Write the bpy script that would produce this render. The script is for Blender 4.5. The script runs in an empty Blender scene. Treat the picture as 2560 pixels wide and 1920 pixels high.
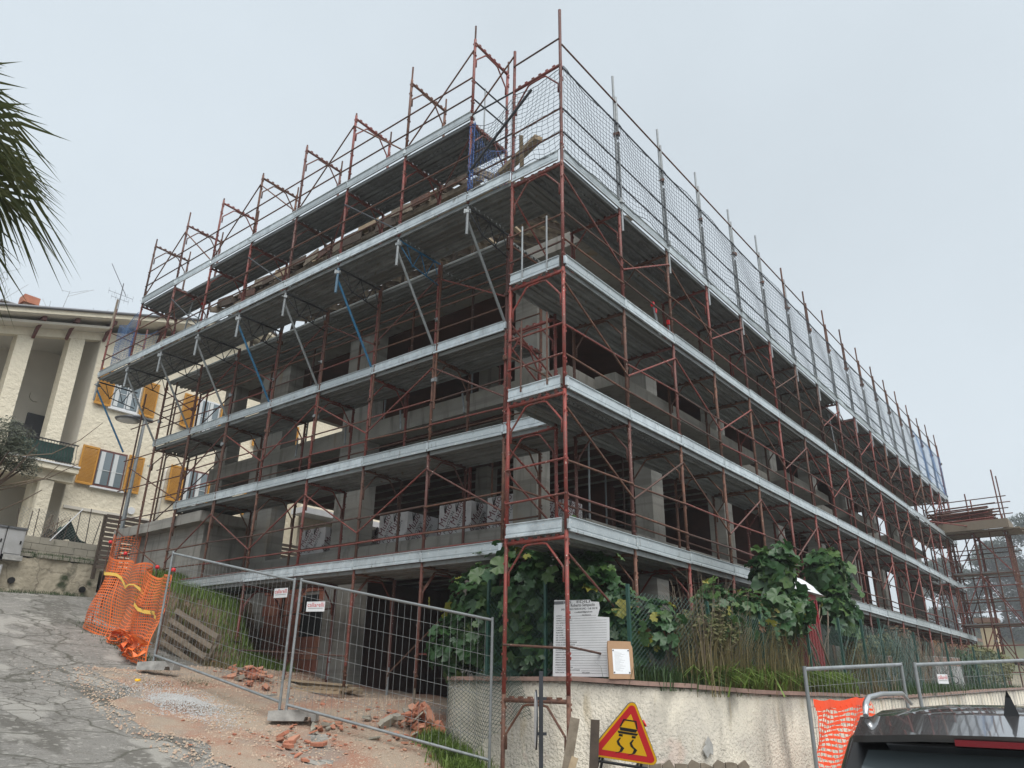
import bpy, math, random
import numpy as np
from mathutils import Vector, Matrix
R = math.radians
rnd = random.Random(7)
sc = bpy.context.scene
COL = sc.collection

# ---------------------------------------------------------------- camera
F_PX, YAW, PITCH, ROLL = 1849.25, 0.688218, 0.381655, 0.015918
CAM = Vector((-8.2186, -5.7654, 1.2246))
fw = Vector((math.cos(YAW)*math.cos(PITCH), math.sin(YAW)*math.cos(PITCH), math.sin(PITCH)))
rt = Vector((math.sin(YAW), -math.cos(YAW), 0)); up = rt.cross(fw)
rt, up = rt*math.cos(ROLL)+up*math.sin(ROLL), up*math.cos(ROLL)-rt*math.sin(ROLL)
cd = bpy.data.cameras.new('camera'); cam = bpy.data.objects.new('camera', cd); COL.objects.link(cam)
cd.sensor_width = 36; cd.lens = 36*F_PX/2560; cd.clip_end = 2000; cd.clip_start = 0.05
cam.matrix_world = Matrix(((rt.x, up.x, -fw.x, CAM.x), (rt.y, up.y, -fw.y, CAM.y), (rt.z, up.z, -fw.z, CAM.z), (0, 0, 0, 1)))
sc.camera = cam
# ---------------------------------------------------------------- sky, sun, exposure
SUN_EL, SUN_AZ = R(58), R(243)          # overcast: soft light from behind the viewer
w = bpy.data.worlds.new('World'); sc.world = w; w.use_nodes = True
nt = w.node_tree; nt.nodes.clear()
sky = nt.nodes.new('ShaderNodeTexSky'); sky.sky_type = 'NISHITA'; sky.sun_disc = False
sky.sun_elevation = SUN_EL; sky.sun_rotation = R(90)-SUN_AZ; sky.dust_density = 4; sky.air_density = 1.5
hs = nt.nodes.new('ShaderNodeHueSaturation'); hs.inputs['Saturation'].default_value = 0.35
sm = nt.nodes.new('ShaderNodeMix'); sm.data_type = 'RGBA'; sm.inputs['Factor'].default_value = 0.9
sm.inputs[7].default_value = (3.08, 3.45, 3.74, 1)     # even cloud layer
bg = nt.nodes.new('ShaderNodeBackground'); bg.inputs['Strength'].default_value = 0.1
wo = nt.nodes.new('ShaderNodeOutputWorld')
nt.links.new(sky.outputs[0], hs.inputs['Color']); nt.links.new(hs.outputs[0], sm.inputs[6])
cn = nt.nodes.new('ShaderNodeTexNoise'); cn.inputs['Scale'].default_value = 1.6; cn.inputs['Detail'].default_value = 4   # faint cloud structure
cr = nt.nodes.new('ShaderNodeMapRange'); cr.inputs[1].default_value = .3; cr.inputs[2].default_value = .7; cr.inputs[3].default_value = .93; cr.inputs[4].default_value = 1.06
ctc = nt.nodes.new('ShaderNodeTexCoord'); nt.links.new(ctc.outputs['Generated'], cn.inputs['Vector']); nt.links.new(cn.outputs[0], cr.inputs[0])
cm = nt.nodes.new('ShaderNodeVectorMath'); cm.operation = 'SCALE'; nt.links.new(sm.outputs[2], cm.inputs[0]); nt.links.new(cr.outputs[0], cm.inputs['Scale'])
nt.links.new(cm.outputs[0], bg.inputs[0]); nt.links.new(bg.outputs[0], wo.inputs[0])
sl = bpy.data.lights.new('sun', 'SUN'); sl.energy = 1.5; sl.angle = R(60); sl.color = (1, 0.97, 0.93)
so = bpy.data.objects.new('sun', sl); COL.objects.link(so)
so.rotation_euler = (R(90)-SUN_EL, 0, SUN_AZ+R(90))
sc.view_settings.view_transform = 'Standard'; sc.view_settings.look = 'None'
sc.view_settings.exposure = 1.2; sc.view_settings.gamma = 1; sc.view_settings.use_curve_mapping = False
cy = sc.cycles; cy.use_denoising = True; cy.max_bounces = 6; cy.diffuse_bounces = 3; cy.glossy_bounces = 3
cy.transparent_max_bounces = 16; cy.volume_bounces = 0; cy.caustics_reflective = False; cy.caustics_refractive = False

# ---------------------------------------------------------------- materials
M = {}
def mat(name, col, rough=0.8, metal=0.0, col2=None, ns=4.0, amt=1.0, lo=0.35, hi=0.65, bump=0.0, bs=30.0, bdist=0.01,
        rand=None, spec=0.5, sx=(1, 1, 1), alpha=None, trans=0.0, subs=0):
    m = bpy.data.materials.new(name); m.use_nodes = True; M[name] = m
    n = m.node_tree.nodes; L = m.node_tree.links; b = n['Principled BSDF']
    b.inputs['Roughness'].default_value = rough; b.inputs['Metallic'].default_value = metal
    b.inputs['Specular IOR Level'].default_value = spec
    b.inputs['Base Color'].default_value = (*col, 1)
    if trans: b.inputs['Transmission Weight'].default_value = trans
    geo = n.new('ShaderNodeNewGeometry'); mp = n.new('ShaderNodeMapping'); mp.inputs['Scale'].default_value = sx
    L.new(geo.outputs['Position'], mp.inputs[0])
    cur = None
    if col2 is not None:
        t = n.new('ShaderNodeTexNoise'); t.inputs['Scale'].default_value = ns; t.inputs['Detail'].default_value = 6
        t.inputs['Roughness'].default_value = 0.62
        L.new(mp.outputs[0], t.inputs['Vector'])
        r = n.new('ShaderNodeMapRange'); r.inputs[1].default_value = lo; r.inputs[2].default_value = hi; r.inputs[4].default_value = amt
        L.new(t.outputs[0], r.inputs[0])
        x = n.new('ShaderNodeMix'); x.data_type = 'RGBA'; x.inputs[6].default_value = (*col, 1); x.inputs[7].default_value = (*col2, 1)
        L.new(r.outputs[0], x.inputs['Factor']); cur = x.outputs[2]
    if rand is not None:
        oi = n.new('ShaderNodeObjectInfo'); x = n.new('ShaderNodeMix'); x.data_type = 'RGBA'
        r2 = n.new('ShaderNodeMapRange'); r2.inputs[1].default_value = 0.35; r2.inputs[2].default_value = 0.95
        r2.inputs[4].default_value = 0.85
        L.new(oi.outputs['Random'], r2.inputs[0]); L.new(r2.outputs[0], x.inputs['Factor'])
        if cur: L.new(cur, x.inputs[6])
        else: x.inputs[6].default_value = (*col, 1)
        x.inputs[7].default_value = (*rand, 1); cur = x.outputs[2]
    if cur: L.new(cur, b.inputs['Base Color'])
    if bump:
        t = n.new('ShaderNodeTexNoise'); t.inputs['Scale'].default_value = bs; t.inputs['Detail'].default_value = 5
        L.new(mp.outputs[0], t.inputs['Vector'])
        bn = n.new('ShaderNodeBump'); bn.inputs['Strength'].default_value = bump; bn.inputs['Distance'].default_value = bdist
        L.new(t.outputs[0], bn.inputs['Height']); L.new(bn.outputs[0], b.inputs['Normal'])
    return m
def layer(m, col, ns, lo, hi, sx=(1, 1, 1), kind='noise', amt=1.0, detail=5):
    """one more stain layer over the base colour of a material"""
    n = m.node_tree.nodes; L = m.node_tree.links; b = n['Principled BSDF']; bc = b.inputs['Base Color']
    geo = n.new('ShaderNodeNewGeometry'); mp = n.new('ShaderNodeMapping'); mp.inputs['Scale'].default_value = sx
    L.new(geo.outputs['Position'], mp.inputs[0])
    if kind == 'noise':
        t = n.new('ShaderNodeTexNoise'); t.inputs['Detail'].default_value = detail; out = t.outputs[0]
    else:
        t = n.new('ShaderNodeTexVoronoi'); t.feature = 'DISTANCE_TO_EDGE' if kind == 'crack' else 'F1'; out = t.outputs[0]
        d = n.new('ShaderNodeTexNoise'); d.inputs['Scale'].default_value = 1.7; d.inputs['Detail'].default_value = 6
        L.new(mp.outputs[0], d.inputs['Vector'])
        va = n.new('ShaderNodeVectorMath'); va.operation = 'MULTIPLY_ADD'; va.inputs[1].default_value = (0.55, 0.55, 0.55)
        L.new(d.outputs['Color'], va.inputs[0]); L.new(mp.outputs[0], va.inputs[2]); L.new(va.outputs[0], t.inputs['Vector'])
    t.inputs['Scale'].default_value = ns
    if kind == 'noise': L.new(mp.outputs[0], t.inputs['Vector'])
    r = n.new('ShaderNodeMapRange'); r.inputs[1].default_value = lo; r.inputs[2].default_value = hi; r.inputs[4].default_value = amt
    L.new(out, r.inputs[0])
    x = n.new('ShaderNodeMix'); x.data_type = 'RGBA'; x.inputs[7].default_value = (*col, 1)
    if bc.is_linked:
        s = bc.links[0].from_socket; L.new(s, x.inputs[6])
    else: x.inputs[6].default_value = bc.default_value
    L.new(r.outputs[0], x.inputs['Factor']); L.new(x.outputs[2], bc)
    return r
mat('red_paint', (0.21, 0.042, 0.033), 0.6, 0, (0.13, 0.055, 0.04), 7, 0.9, 0.42, 0.66, 0.25, 60, 0.004, rand=(0.10, 0.045, 0.036))
layer(M['red_paint'], (0.5, 0.42, 0.36), 38, 0.64, 0.7)
mat('bright_red', (0.26, 0.046, 0.034), 0.55, 0, (0.12, 0.05, 0.038), 5, 0.9, 0.44, 0.64, 0.25, 60, 0.004)
layer(M['bright_red'], (0.55, 0.45, 0.38), 34, 0.66, 0.71)
mat('brown_rust', (0.10, 0.048, 0.034), 0.75, 0, (0.19, 0.085, 0.05), 9, 0.9, 0.4, 0.65, 0.25, 60, 0.004, rand=(0.07, 0.04, 0.033))
layer(M['brown_rust'], (0.42, 0.36, 0.3), 30, 0.66, 0.72)
mat('galvanised', (0.68, 0.74, 0.76), 0.42, 0.45, (0.40, 0.44, 0.46), 5, 0.9, 0.35, 0.7, rand=(0.40, 0.44, 0.45))
layer(M['galvanised'], (0.66, 0.66, 0.63), 24, 0.62, 0.68)
layer(M['galvanised'], (0.2, 0.19, 0.17), 14, 0.63, 0.78, (1, 1, 0.35))
mat('galvanised_tube', (0.33, 0.355, 0.365), 0.5, 0.3, (0.2, 0.215, 0.22), 9, 0.8, rand=(0.22, 0.235, 0.24))
mat('deck_steel', (0.27, 0.29, 0.29), 0.55, 0.3, (0.15, 0.155, 0.15), 3, 0.9, 0.35, 0.7, rand=(0.16, 0.16, 0.148))
layer(M['deck_steel'], (0.16, 0.13, 0.10), 9, 0.6, 0.75)
mat('blue_paint', (0.02, 0.16, 0.32), 0.55, 0, (0.16, 0.22, 0.27), 20, 0.8, 0.5, 0.7, rand=(0.10, 0.17, 0.23))
mat('concrete', (0.35, 0.335, 0.30), 0.9, 0, (0.24, 0.23, 0.205), 1.6, 0.9, 0.35, 0.7, 0.3, 25, 0.01)
layer(M['concrete'], (0.15, 0.14, 0.125), 6, 0.55, 0.75, (1, 1, 0.12))
layer(M['concrete'], (0.17, 0.16, 0.145), 1.0, 0.5, 0.62, (.2, .2, 7), amt=.5)
layer(M['concrete'], (0.34, 0.25, 0.15), 1.3, 0.66, 0.8, (1, 1, 0.3))
mat('brick', (0.36, 0.13, 0.08), 0.9, 0, (0.26, 0.09, 0.06), 3, 1, 0.3, 0.7, 0.4, 40, 0.006, rand=(0.42, 0.19, 0.12))
mat('tile', (0.47, 0.20, 0.12), 0.9, 0, (0.36, 0.13, 0.08), 5, 1, 0.3, 0.7, 0.3, 60, 0.004, rand=(0.5, 0.27, 0.18))
mat('shaded_inner_brick', (0.12, 0.05, 0.037), 0.95, 0, (0.08, 0.038, 0.03), 2, 1, bump=.4, bs=20)  # dirty hollow clay, kept darker than brick to put interior shade into it
mat('mortar', (0.27, 0.24, 0.21), 0.95, bump=0.4, bs=50)
mat('house_plaster', (0.78, 0.71, 0.56), 0.95, 0, (0.70, 0.63, 0.49), 1.2, 0.8, 0.35, 0.7, 0.9, 9, 0.05)
mat('porch_plaster', (0.66, 0.62, 0.54), 0.95, 0, (0.58, 0.545, 0.475), 0.8, 0.8, bump=0.3, bs=30)
mat('wall_plaster', (0.76, 0.70, 0.585), 0.95, 0, (0.66, 0.60, 0.49), 2.0, 0.9, 0.35, 0.7, 1.0, 26, 0.06)
layer(M['wall_plaster'], (0.20, 0.185, 0.16), 2.4, 0.53, 0.72, (1, 1, 0.28), amt=0.85, detail=9)
layer(M['wall_plaster'], (0.44, 0.41, 0.36), 0.9, 0.5, 0.62, amt=.6, detail=8)
layer(M['wall_plaster'], (0.33, 0.25, 0.12), 4.3, 0.60, 0.76, (1, 1, 0.2), amt=0.75)
layer(M['wall_plaster'], (0.55, 0.42, 0.36), 1.1, 0.64, 0.68, amt=0.5)
mat('old_plaster', (0.52, 0.46, 0.35), 0.95, 0, (0.36, 0.315, 0.235), 1.7, 1, 0.35, 0.65, 0.8, 9, 0.05)
layer(M['old_plaster'], (0.06, 0.075, 0.04), 1.6, 0.58, 0.68)
layer(M['old_plaster'], (0.12, 0.105, 0.08), 1.2, 0.025, 0.0, kind='crack', amt=.5)
mat('block', (0.38, 0.35, 0.285), 0.95, 0, (0.28, 0.26, 0.21), 4, 1, 0.35, 0.65, 0.6, 30, 0.01, rand=(0.32, 0.295, 0.245))
layer(M['block'], (0.07, 0.085, 0.05), 2.5, 0.6, 0.75)
mat('coping', (0.36, 0.235, 0.19), 0.9, 0, (0.27, 0.18, 0.15), 8, 1, 0.35, 0.65, 0.5, 40, 0.01, rand=(0.30, 0.20, 0.165))
layer(M['coping'], (0.10, 0.10, 0.085), 3, 0.62, 0.75)
mat('grey_wood', (0.27, 0.225, 0.17), 0.9, 0, (0.16, 0.13, 0.095), 10, 1, 0.35, 0.65, 0.5, 30, 0.005, rand=(0.20, 0.165, 0.125))
mat('pale_wood', (0.44, 0.34, 0.22), 0.85, 0, (0.34, 0.25, 0.16), 8, 1, 0.35, 0.65, 0.4, 30, 0.004, rand=(0.34, 0.27, 0.19))
mat('dark_wood', (0.085, 0.062, 0.045), 0.8, 0, (0.05, 0.037, 0.028), 9, 1, rand=(0.11, 0.08, 0.06))
mat('slat_wood', (0.12, 0.092, 0.07), 0.85, 0, (0.08, 0.062, 0.05), 6, 1, rand=(0.16, 0.125, 0.1))
mat('shutter', (0.56, 0.27, 0.035), 0.55, 0, (0.46, 0.21, 0.028), 5, 0.8)
mat('red_frame', (0.13, 0.045, 0.038), 0.5)
mat('soil', (0.19, 0.13, 0.085), 1, 0, (0.10, 0.075, 0.05), 5, 1, bump=0.8, bs=20, bdist=0.04)
mat('orange_net', (0.86, 0.19, 0.035), 0.5, 0, (0.66, 0.13, 0.03), 2.2, 1, rand=None)
mat('red_net', (0.90, 0.085, 0.02), 0.5)
mat('yellow_tape', (0.85, 0.55, 0.10), 0.5)
mat('yellow', (0.93, 0.52, 0.008), 0.4); mat('sign_red', (0.72, 0.022, 0.03), 0.4); mat('black', (0.012, 0.012, 0.013), 0.5)
mat('print', (0.035, 0.033, 0.035), 0.8); mat('print_red', (0.5, 0.03, 0.04), 0.7); mat('print_maroon', (0.10, 0.02, 0.03), 0.7)
mat('white_panel', (0.74, 0.75, 0.76), 0.5, 0, (0.66, 0.67, 0.68), 5, 0.8); mat('paper', (0.78, 0.80, 0.82), 0.6)
mat('cardboard', (0.42, 0.26, 0.15), 0.85, 0, (0.36, 0.22, 0.125), 6, 0.8)
mat('white_wrap', (0.47, 0.46, 0.46), 0.3, 0, (0.36, 0.35, 0.35), 6, 0.9, bump=0.25, bs=14, bdist=0.02)
mat('dark_post', (0.035, 0.038, 0.045), 0.5); mat('green_post', (0.022, 0.085, 0.065), 0.5, 0, (0.015, 0.05, 0.04), 8, 0.8)
mat('green_wire', (0.02, 0.07, 0.055), 0.5); mat('grey_wire', (0.28, 0.29, 0.29), 0.5, 0.5)
mat('rope', (0.075, 0.085, 0.10), 0.8); mat('blue_rope', (0.05, 0.12, 0.33), 0.7)
mat('blue_net', (0.10, 0.19, 0.36), 0.8)
mat('foot_concrete', (0.46, 0.455, 0.43), 0.9, 0, (0.27, 0.265, 0.25), 7, 1, bump=0.4, bs=50)
mat('car_paint', (0.075, 0.07, 0.07), 0.2, 0.4, spec=0.6); M['car_paint'].node_tree.nodes['Principled BSDF'].inputs['Coat Weight'].default_value = 1.0
mat('black_trim', (0.008, 0.008, 0.009), 0.3); mat('chrome', (0.62, 0.63, 0.64), 0.28, 0.9)
mat('car_glass', (0.075, 0.092, 0.10), 0.05, 0, spec=1.0); mat('brake_light', (0.16, 0.006, 0.012), 0.15)
mat('window_glass', (0.16, 0.20, 0.22), 0.05, 0, spec=0.9); mat('curtain', (0.62, 0.64, 0.64), 0.9); mat('tyre', (0.015, 0.015, 0.015), 0.9)
mat('cabinet', (0.42, 0.42, 0.42), 0.6, 0, (0.33, 0.33, 0.32), 3, 0.8); mat('tarp_green', (0.018, 0.055, 0.045), 0.8)
mat('toilet_red', (0.27, 0.010, 0.018), 0.5); mat('white_plastic', (0.78, 0.79, 0.82), 0.35)
mat('roof_tile', (0.23, 0.15, 0.11), 0.9, 0, (0.15, 0.10, 0.08), 4, 1, rand=(0.28, 0.18, 0.13))
mat('orange_wall', (0.52, 0.27, 0.13), 0.9, 0, (0.46, 0.24, 0.12), 1, 0.8); mat('cream_brick', (0.5, 0.42, 0.28), 0.9)
mat('lamp_grey', (0.16, 0.165, 0.175), 0.5, 0.4); mat('plinth', (0.2, 0.2, 0.2), 0.9)
mat('bark', (0.12, 0.09, 0.065), 0.95, 0, (0.07, 0.05, 0.04), 8, 1, bump=0.6, bs=20); mat('twig', (0.20, 0.155, 0.11), 0.95, rand=(0.13, 0.10, 0.075))
def leafmat(name, a, b_, rough=0.5, rand=None, tr=0.25):
    m = mat(name, a, rough, 0, b_, 6, 1, 0.3, 0.7, rand=rand)
    n = m.node_tree.nodes; L = m.node_tree.links; p = n['Principled BSDF']; o = n['Material Output']
    t = n.new('ShaderNodeBsdfTranslucent'); x = n.new('ShaderNodeMixShader'); x.inputs[0].default_value = tr
    s = p.inputs['Base Color'].links[0].from_socket if p.inputs['Base Color'].is_linked else None
    if s: L.new(s, t.inputs[0])
    L.new(p.outputs[0], x.inputs[1]); L.new(t.outputs[0], x.inputs[2]); L.new(x.outputs[0], o.inputs[0])
    return m
leafmat('big_leaf', (0.055, 0.125, 0.045), (0.025, 0.075, 0.027), 0.38, (0.10, 0.17, 0.045))
leafmat('yellow_leaf', (0.22, 0.25, 0.04), (0.30, 0.26, 0.05), 0.5)
leafmat('brown_leaf', (0.16, 0.09, 0.05), (0.10, 0.055, 0.03), 0.8)
leafmat('grass', (0.21, 0.30, 0.06), (0.11, 0.19, 0.035), 0.55); leafmat('dark_grass', (0.05, 0.10, 0.025), (0.03, 0.07, 0.018), 0.6)
leafmat('dry_grass', (0.24, 0.19, 0.09), (0.16, 0.14, 0.06), 0.8); leafmat('palm_leaf', (0.065, 0.095, 0.04), (0.15, 0.15, 0.055), 0.4)
leafmat('olive_leaf', (0.085, 0.10, 0.065), (0.13, 0.14, 0.10), 0.6); leafmat('pine_leaf', (0.03, 0.055, 0.03), (0.02, 0.038, 0.022), 0.7)
leafmat('hedge_leaf', (0.13, 0.155, 0.055), (0.17, 0.15, 0.075), 0.7)
def perforated():
    m = mat('perforated_deck', (0.22, 0.235, 0.235), 0.55, 0.3, (0.14, 0.14, 0.14), 3, 0.9); n = m.node_tree.nodes; L = m.node_tree.links
    tc = n.new('ShaderNodeTexCoord'); mp = n.new('ShaderNodeMapping'); mp.inputs['Scale'].default_value = (1/0.115, 1/0.08625, 0)
    L.new(tc.outputs['Object'], mp.inputs[0])
    fr = n.new('ShaderNodeVectorMath'); fr.operation = 'FRACTION'; L.new(mp.outputs[0], fr.inputs[0])
    sb = n.new('ShaderNodeVectorMath'); sb.operation = 'DISTANCE'; sb.inputs[1].default_value = (0.5, 0.5, 0); L.new(fr.outputs[0], sb.inputs[0])
    lt = n.new('ShaderNodeMath'); lt.operation = 'LESS_THAN'; lt.inputs[1].default_value = 0.155; L.new(sb.outputs['Value'], lt.inputs[0])
    t = n.new('ShaderNodeBsdfTransparent'); x = n.new('ShaderNodeMixShader')
    L.new(lt.outputs[0], x.inputs[0]); L.new(n['Principled BSDF'].outputs[0], x.inputs[1]); L.new(t.outputs[0], x.inputs[2]); L.new(x.outputs[0], n['Material Output'].inputs[0])
perforated()
def asphalt():
    m = mat('asphalt', (0.265, 0.252, 0.23), 0.92, 0, (0.20, 0.192, 0.175), 1.1, 1, 0.35, 0.65, 0.9, 38, 0.02)
    layer(m, (0.34, 0.325, 0.295), 55, 0.56, 0.66)                       # worn stone chips
    layer(m, (0.13, 0.125, 0.115), 55, 0.64, 0.72)
    layer(m, (0.115, 0.108, 0.092), 0.9, 0.535, 0.575, (1, 0.45, 1), amt=0.75, detail=12)  # damp, dirty patches
    layer(m, (0.17, 0.16, 0.14), 5.5, 0.54, 0.60, amt=.55, detail=8); layer(m, (0.40, 0.385, 0.35), 11, 0.57, 0.62, amt=.6, detail=8); layer(m, (0.12, 0.115, 0.10), 17, 0.60, 0.64, amt=.6)
    layer(m, (0.38, 0.365, 0.33), 1.1, 0.55, 0.60, (1.2, 0.5, 1), amt=0.75, detail=8)    # pale patches
    layer(m, (0.08, 0.078, 0.06), 0.62, 0.022, 0.0, kind='crack', amt=.95)
    r = layer(m, (0.085, 0.08, 0.065), 2.6, 0.04, 0.0, kind='crack')
    n = m.node_tree.nodes; L = m.node_tree.links                         # crazing only in parts
    t = n.new('ShaderNodeTexNoise'); t.inputs['Scale'].default_value = 0.35; g = n.new('ShaderNodeNewGeometry'); L.new(g.outputs[0], t.inputs[0])
    q = n.new('ShaderNodeMapRange'); q.inputs[1].default_value = 0.46; q.inputs[2].default_value = 0.56; L.new(t.outputs[0], q.inputs[0]); L.new(q.outputs[0], r.inputs[4])
asphalt()
def gravel_mat():
    m = mat('gravel', (0.42, 0.33, 0.25), 1, 0, (0.39, 0.19, 0.125), 0.9, .9, 0.42, 0.62, 1.0, 60, 0.03)
    layer(m, (0.58, 0.50, 0.40), 45, 0.55, 0.66); layer(m, (0.17, 0.13, 0.095), 45, 0.62, 0.72); layer(m, (0.30, 0.27, 0.235), 0.8, 0.55, 0.7)
gravel_mat()

# ---------------------------------------------------------------- mesh helpers
WM = {}
def world_of(o): return WM.get(o, Matrix.Identity(4)) if o else Matrix.Identity(4)
def link(name, data, parent=None, mtx=None, m=None):
    o = bpy.data.objects.new(name, data); COL.objects.link(o)
    mtx = mtx or Matrix.Identity(4)
    if parent is not None:
        o.parent = parent; o.matrix_parent_inverse = world_of(parent).inverted()
    o.matrix_basis = mtx; WM[o] = mtx.copy()
    if m is not None:
        if not data.materials: data.materials.append(M[m])
        elif data.materials[0] is not M[m]:
            o.material_slots[0].link = 'OBJECT'; o.material_slots[0].material = M[m]
    return o
def tag(o, label, cat, group=None):
    o['label'] = label; o['category'] = cat
    if group: o['group'] = group
    return o
def thing(name, label, cat, loc=(0, 0, 0), group=None, rz=0):
    return tag(link(name, None, None, Matrix.Translation(Vector(loc)) @ Matrix.Rotation(rz, 4, 'Z')), label, cat, group)
class MB:
    def __init__(s): s.v = []; s.f = []; s.sm = []
    def add(s, vs, fs, smooth=False):
        b = len(s.v); s.v += [tuple(x) for x in vs]
        for f in fs: s.f.append(tuple(i+b for i in f)); s.sm.append(smooth)
        return s
    def box(s, lo, hi, mtx=None):
        (a, b, c), (d, e, f) = lo, hi
        vs = [(a, b, c), (d, b, c), (d, e, c), (a, e, c), (a, b, f), (d, b, f), (d, e, f), (a, e, f)]
        if mtx: vs = [mtx @ Vector(x) for x in vs]
        return s.add(vs, [(0, 3, 2, 1), (4, 5, 6, 7), (0, 1, 5, 4), (1, 2, 6, 5), (2, 3, 7, 6), (3, 0, 4, 7)])
    def cbox(s, c, d, mtx=None):
        return s.box([c[i]-d[i]/2 for i in range(3)], [c[i]+d[i]/2 for i in range(3)], mtx)
    def path(s, pts, r, n=6, cap=True):
        pts = [Vector(p) for p in pts]; rs = r if isinstance(r, (list, tuple)) else [r]*len(pts)
        b = len(s.v); prev = None
        for i, p in enumerate(pts):
            t = (pts[min(i+1, len(pts)-1)]-pts[max(i-1, 0)]).normalized()
            if prev is None: a = t.orthogonal().normalized()
            else:
                a = prev-t*prev.dot(t); a = a.normalized() if a.length > 1e-6 else t.orthogonal().normalized()
            prev = a; c = t.cross(a)
            for k in range(n):
                an = 2*math.pi*k/n; s.v.append(tuple(p+(a*math.cos(an)+c*math.sin(an))*rs[i]))
        for i in range(len(pts)-1):
            for k in range(n):
                s.f.append((b+i*n+k, b+i*n+(k+1) % n, b+(i+1)*n+(k+1) % n, b+(i+1)*n+k)); s.sm.append(n > 4)
        if cap:
            s.f.append(tuple(b+k for k in range(n))[::-1]); s.sm.append(False)
            e = b+(len(pts)-1)*n; s.f.append(tuple(e+k for k in range(n))); s.sm.append(False)
        return s
    def beam(s, p, q, wd, ht, upv=(0, 0, 1)):
        p = Vector(p); q = Vector(q); t = q-p; l = t.length; t.normalize(); u0 = Vector(upv)
        a = t.cross(u0); a = a.normalized() if a.length > 1e-4 else t.orthogonal().normalized(); u = a.cross(t)
        mt = Matrix(((t.x, a.x, u.x, p.x), (t.y, a.y, u.y, p.y), (t.z, a.z, u.z, p.z), (0, 0, 0, 1)))
        return s.box((0, -wd/2, -ht/2), (l, wd/2, ht/2), mt)
    def prism(s, outline, mtx, depth):
        n = len(outline); vs = [mtx @ Vector((x, y, 0)) for x, y in outline]+[mtx @ Vector((x, y, depth)) for x, y in outline]
        return s.add(vs, [tuple(range(n))[::-1], tuple(range(n, 2*n))]+[(i, (i+1) % n, n+(i+1) % n, n+i) for i in range(n)])
    def mesh(s, name):
        me = bpy.data.meshes.new(name); me.from_pydata(s.v, [], s.f); me.polygons.foreach_set('use_smooth', s.sm); me.update(); return me
    def build(s, name, m, parent=None, mtx=None):
        me = s.mesh(name); me.materials.append(M[m]); return link(name, me, parent, mtx)
def stuff(o): o['kind'] = 'stuff'; return o
def struct(o): o['kind'] = 'structure'; return o
_cyl = MB(); _cyl.path([(0, 0, 0), (0, 0, 1)], 1.0, 10); _cylm = {}
def tube(name, p, q, r, m, parent=None):
    """a straight tube that shares one unit mesh per material"""
    if m not in _cylm:
        _cylm[m] = _cyl.mesh('tube_'+m); _cylm[m].materials.append(M[m])
    p = Vector(p); q = Vector(q); d = q-p
    mt = Matrix.Translation(p) @ d.to_track_quat('Z', 'Y').to_matrix().to_4x4() @ Matrix.Diagonal((r, r, d.length, 1))
    return link(name, _cylm[m], parent, mt)
_shared = {}
def shared(key, maker, m):
    if key not in _shared:
        _shared[key] = maker().mesh(key); _shared[key].materials.append(M[m])
    return _shared[key]
def frame_mtx(o, xa, ya=None, za=(0, 0, 1)):
    """matrix with local x along xa, z along za"""
    x = Vector(xa).normalized(); z = Vector(za).normalized(); y = z.cross(x).normalized(); z = x.cross(y)
    return Matrix(((x.x, y.x, z.x, o[0]), (x.y, y.y, z.y, o[1]), (x.z, y.z, z.z, o[2]), (0, 0, 0, 1)))
def text_mesh(txt, size, depth=0.0008):
    c = bpy.data.curves.new('lettering', 'FONT'); c.body = txt; c.size = size; c.extrude = depth; c.resolution_u = 2
    o = bpy.data.objects.new('lettering', c); COL.objects.link(o)
    dg = bpy.context.evaluated_depsgraph_get(); me = bpy.data.meshes.new_from_object(o.evaluated_get(dg))
    bpy.data.objects.remove(o); bpy.data.curves.remove(c); me.materials.clear(); return me
def text(txt, size, m, parent, mtx, name='lettering', fit=None):
    me = text_mesh(txt, size); me.materials.append(M[m])
    if fit:
        wd = max((v.co.x for v in me.vertices), default=1)
        mtx = mtx @ Matrix.Diagonal((fit/max(wd, 1e-3), 1, 1, 1))
    return link(name, me, parent, mtx)
# ================================================================ terrain
CP = np.array([(-8.2,-5.8,-.42),(-11,-9,-.55),(-5,-11,-.7),(.3,1.58,-.05),(-.9,4.6,.55),(-1.24,8.25,1.24),(1.16,3.89,.74),(1.12,5.7,.86),(2.6,5,.88),
 (-1.3,-1.6,-.42),(.2,-.3,-.4),(1,-1.3,-.45),(-.85,17.9,3.2),(1.4,18.4,3.36),(-4,17,3.05),(-6,6,.75),(-5,3.5,.33),(-8,2,.1),(5,-2,-.55),(9,-2.2,-.42),
 (15,-3,-.2),(28,-3,.3),(60,-4,.8),(5,-9,-.7),(-15,10,1.4),(-12,25,4.4),(-.6,12.5,2.15),(1.0,8.0,1.25),(-20,-20,-1),(20,-20,-1),(40,-15,0),(2.6,8,1.15),(-3,10,1.6)])
_d = lambda a, b: np.sqrt(((a[:, None, :]-b[None, :, :])**2).sum(-1)+0.6)
_A = np.block([[_d(CP[:, :2], CP[:, :2])+np.eye(len(CP))*0.02, np.c_[np.ones(len(CP)), CP[:, :2]]], [np.c_[np.ones(len(CP)), CP[:, :2]].T, np.zeros((3, 3))]])
_w = np.linalg.solve(_A, np.r_[CP[:, 2], 0, 0, 0])
def ground(xy):
    xy = np.atleast_2d(np.asarray(xy, float)); return _d(xy, CP[:, :2]) @ _w[:-3]+np.c_[np.ones(len(xy)), xy] @ _w[-3:]
def gz(x, y): return float(ground([(x, y)])[0])
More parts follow.
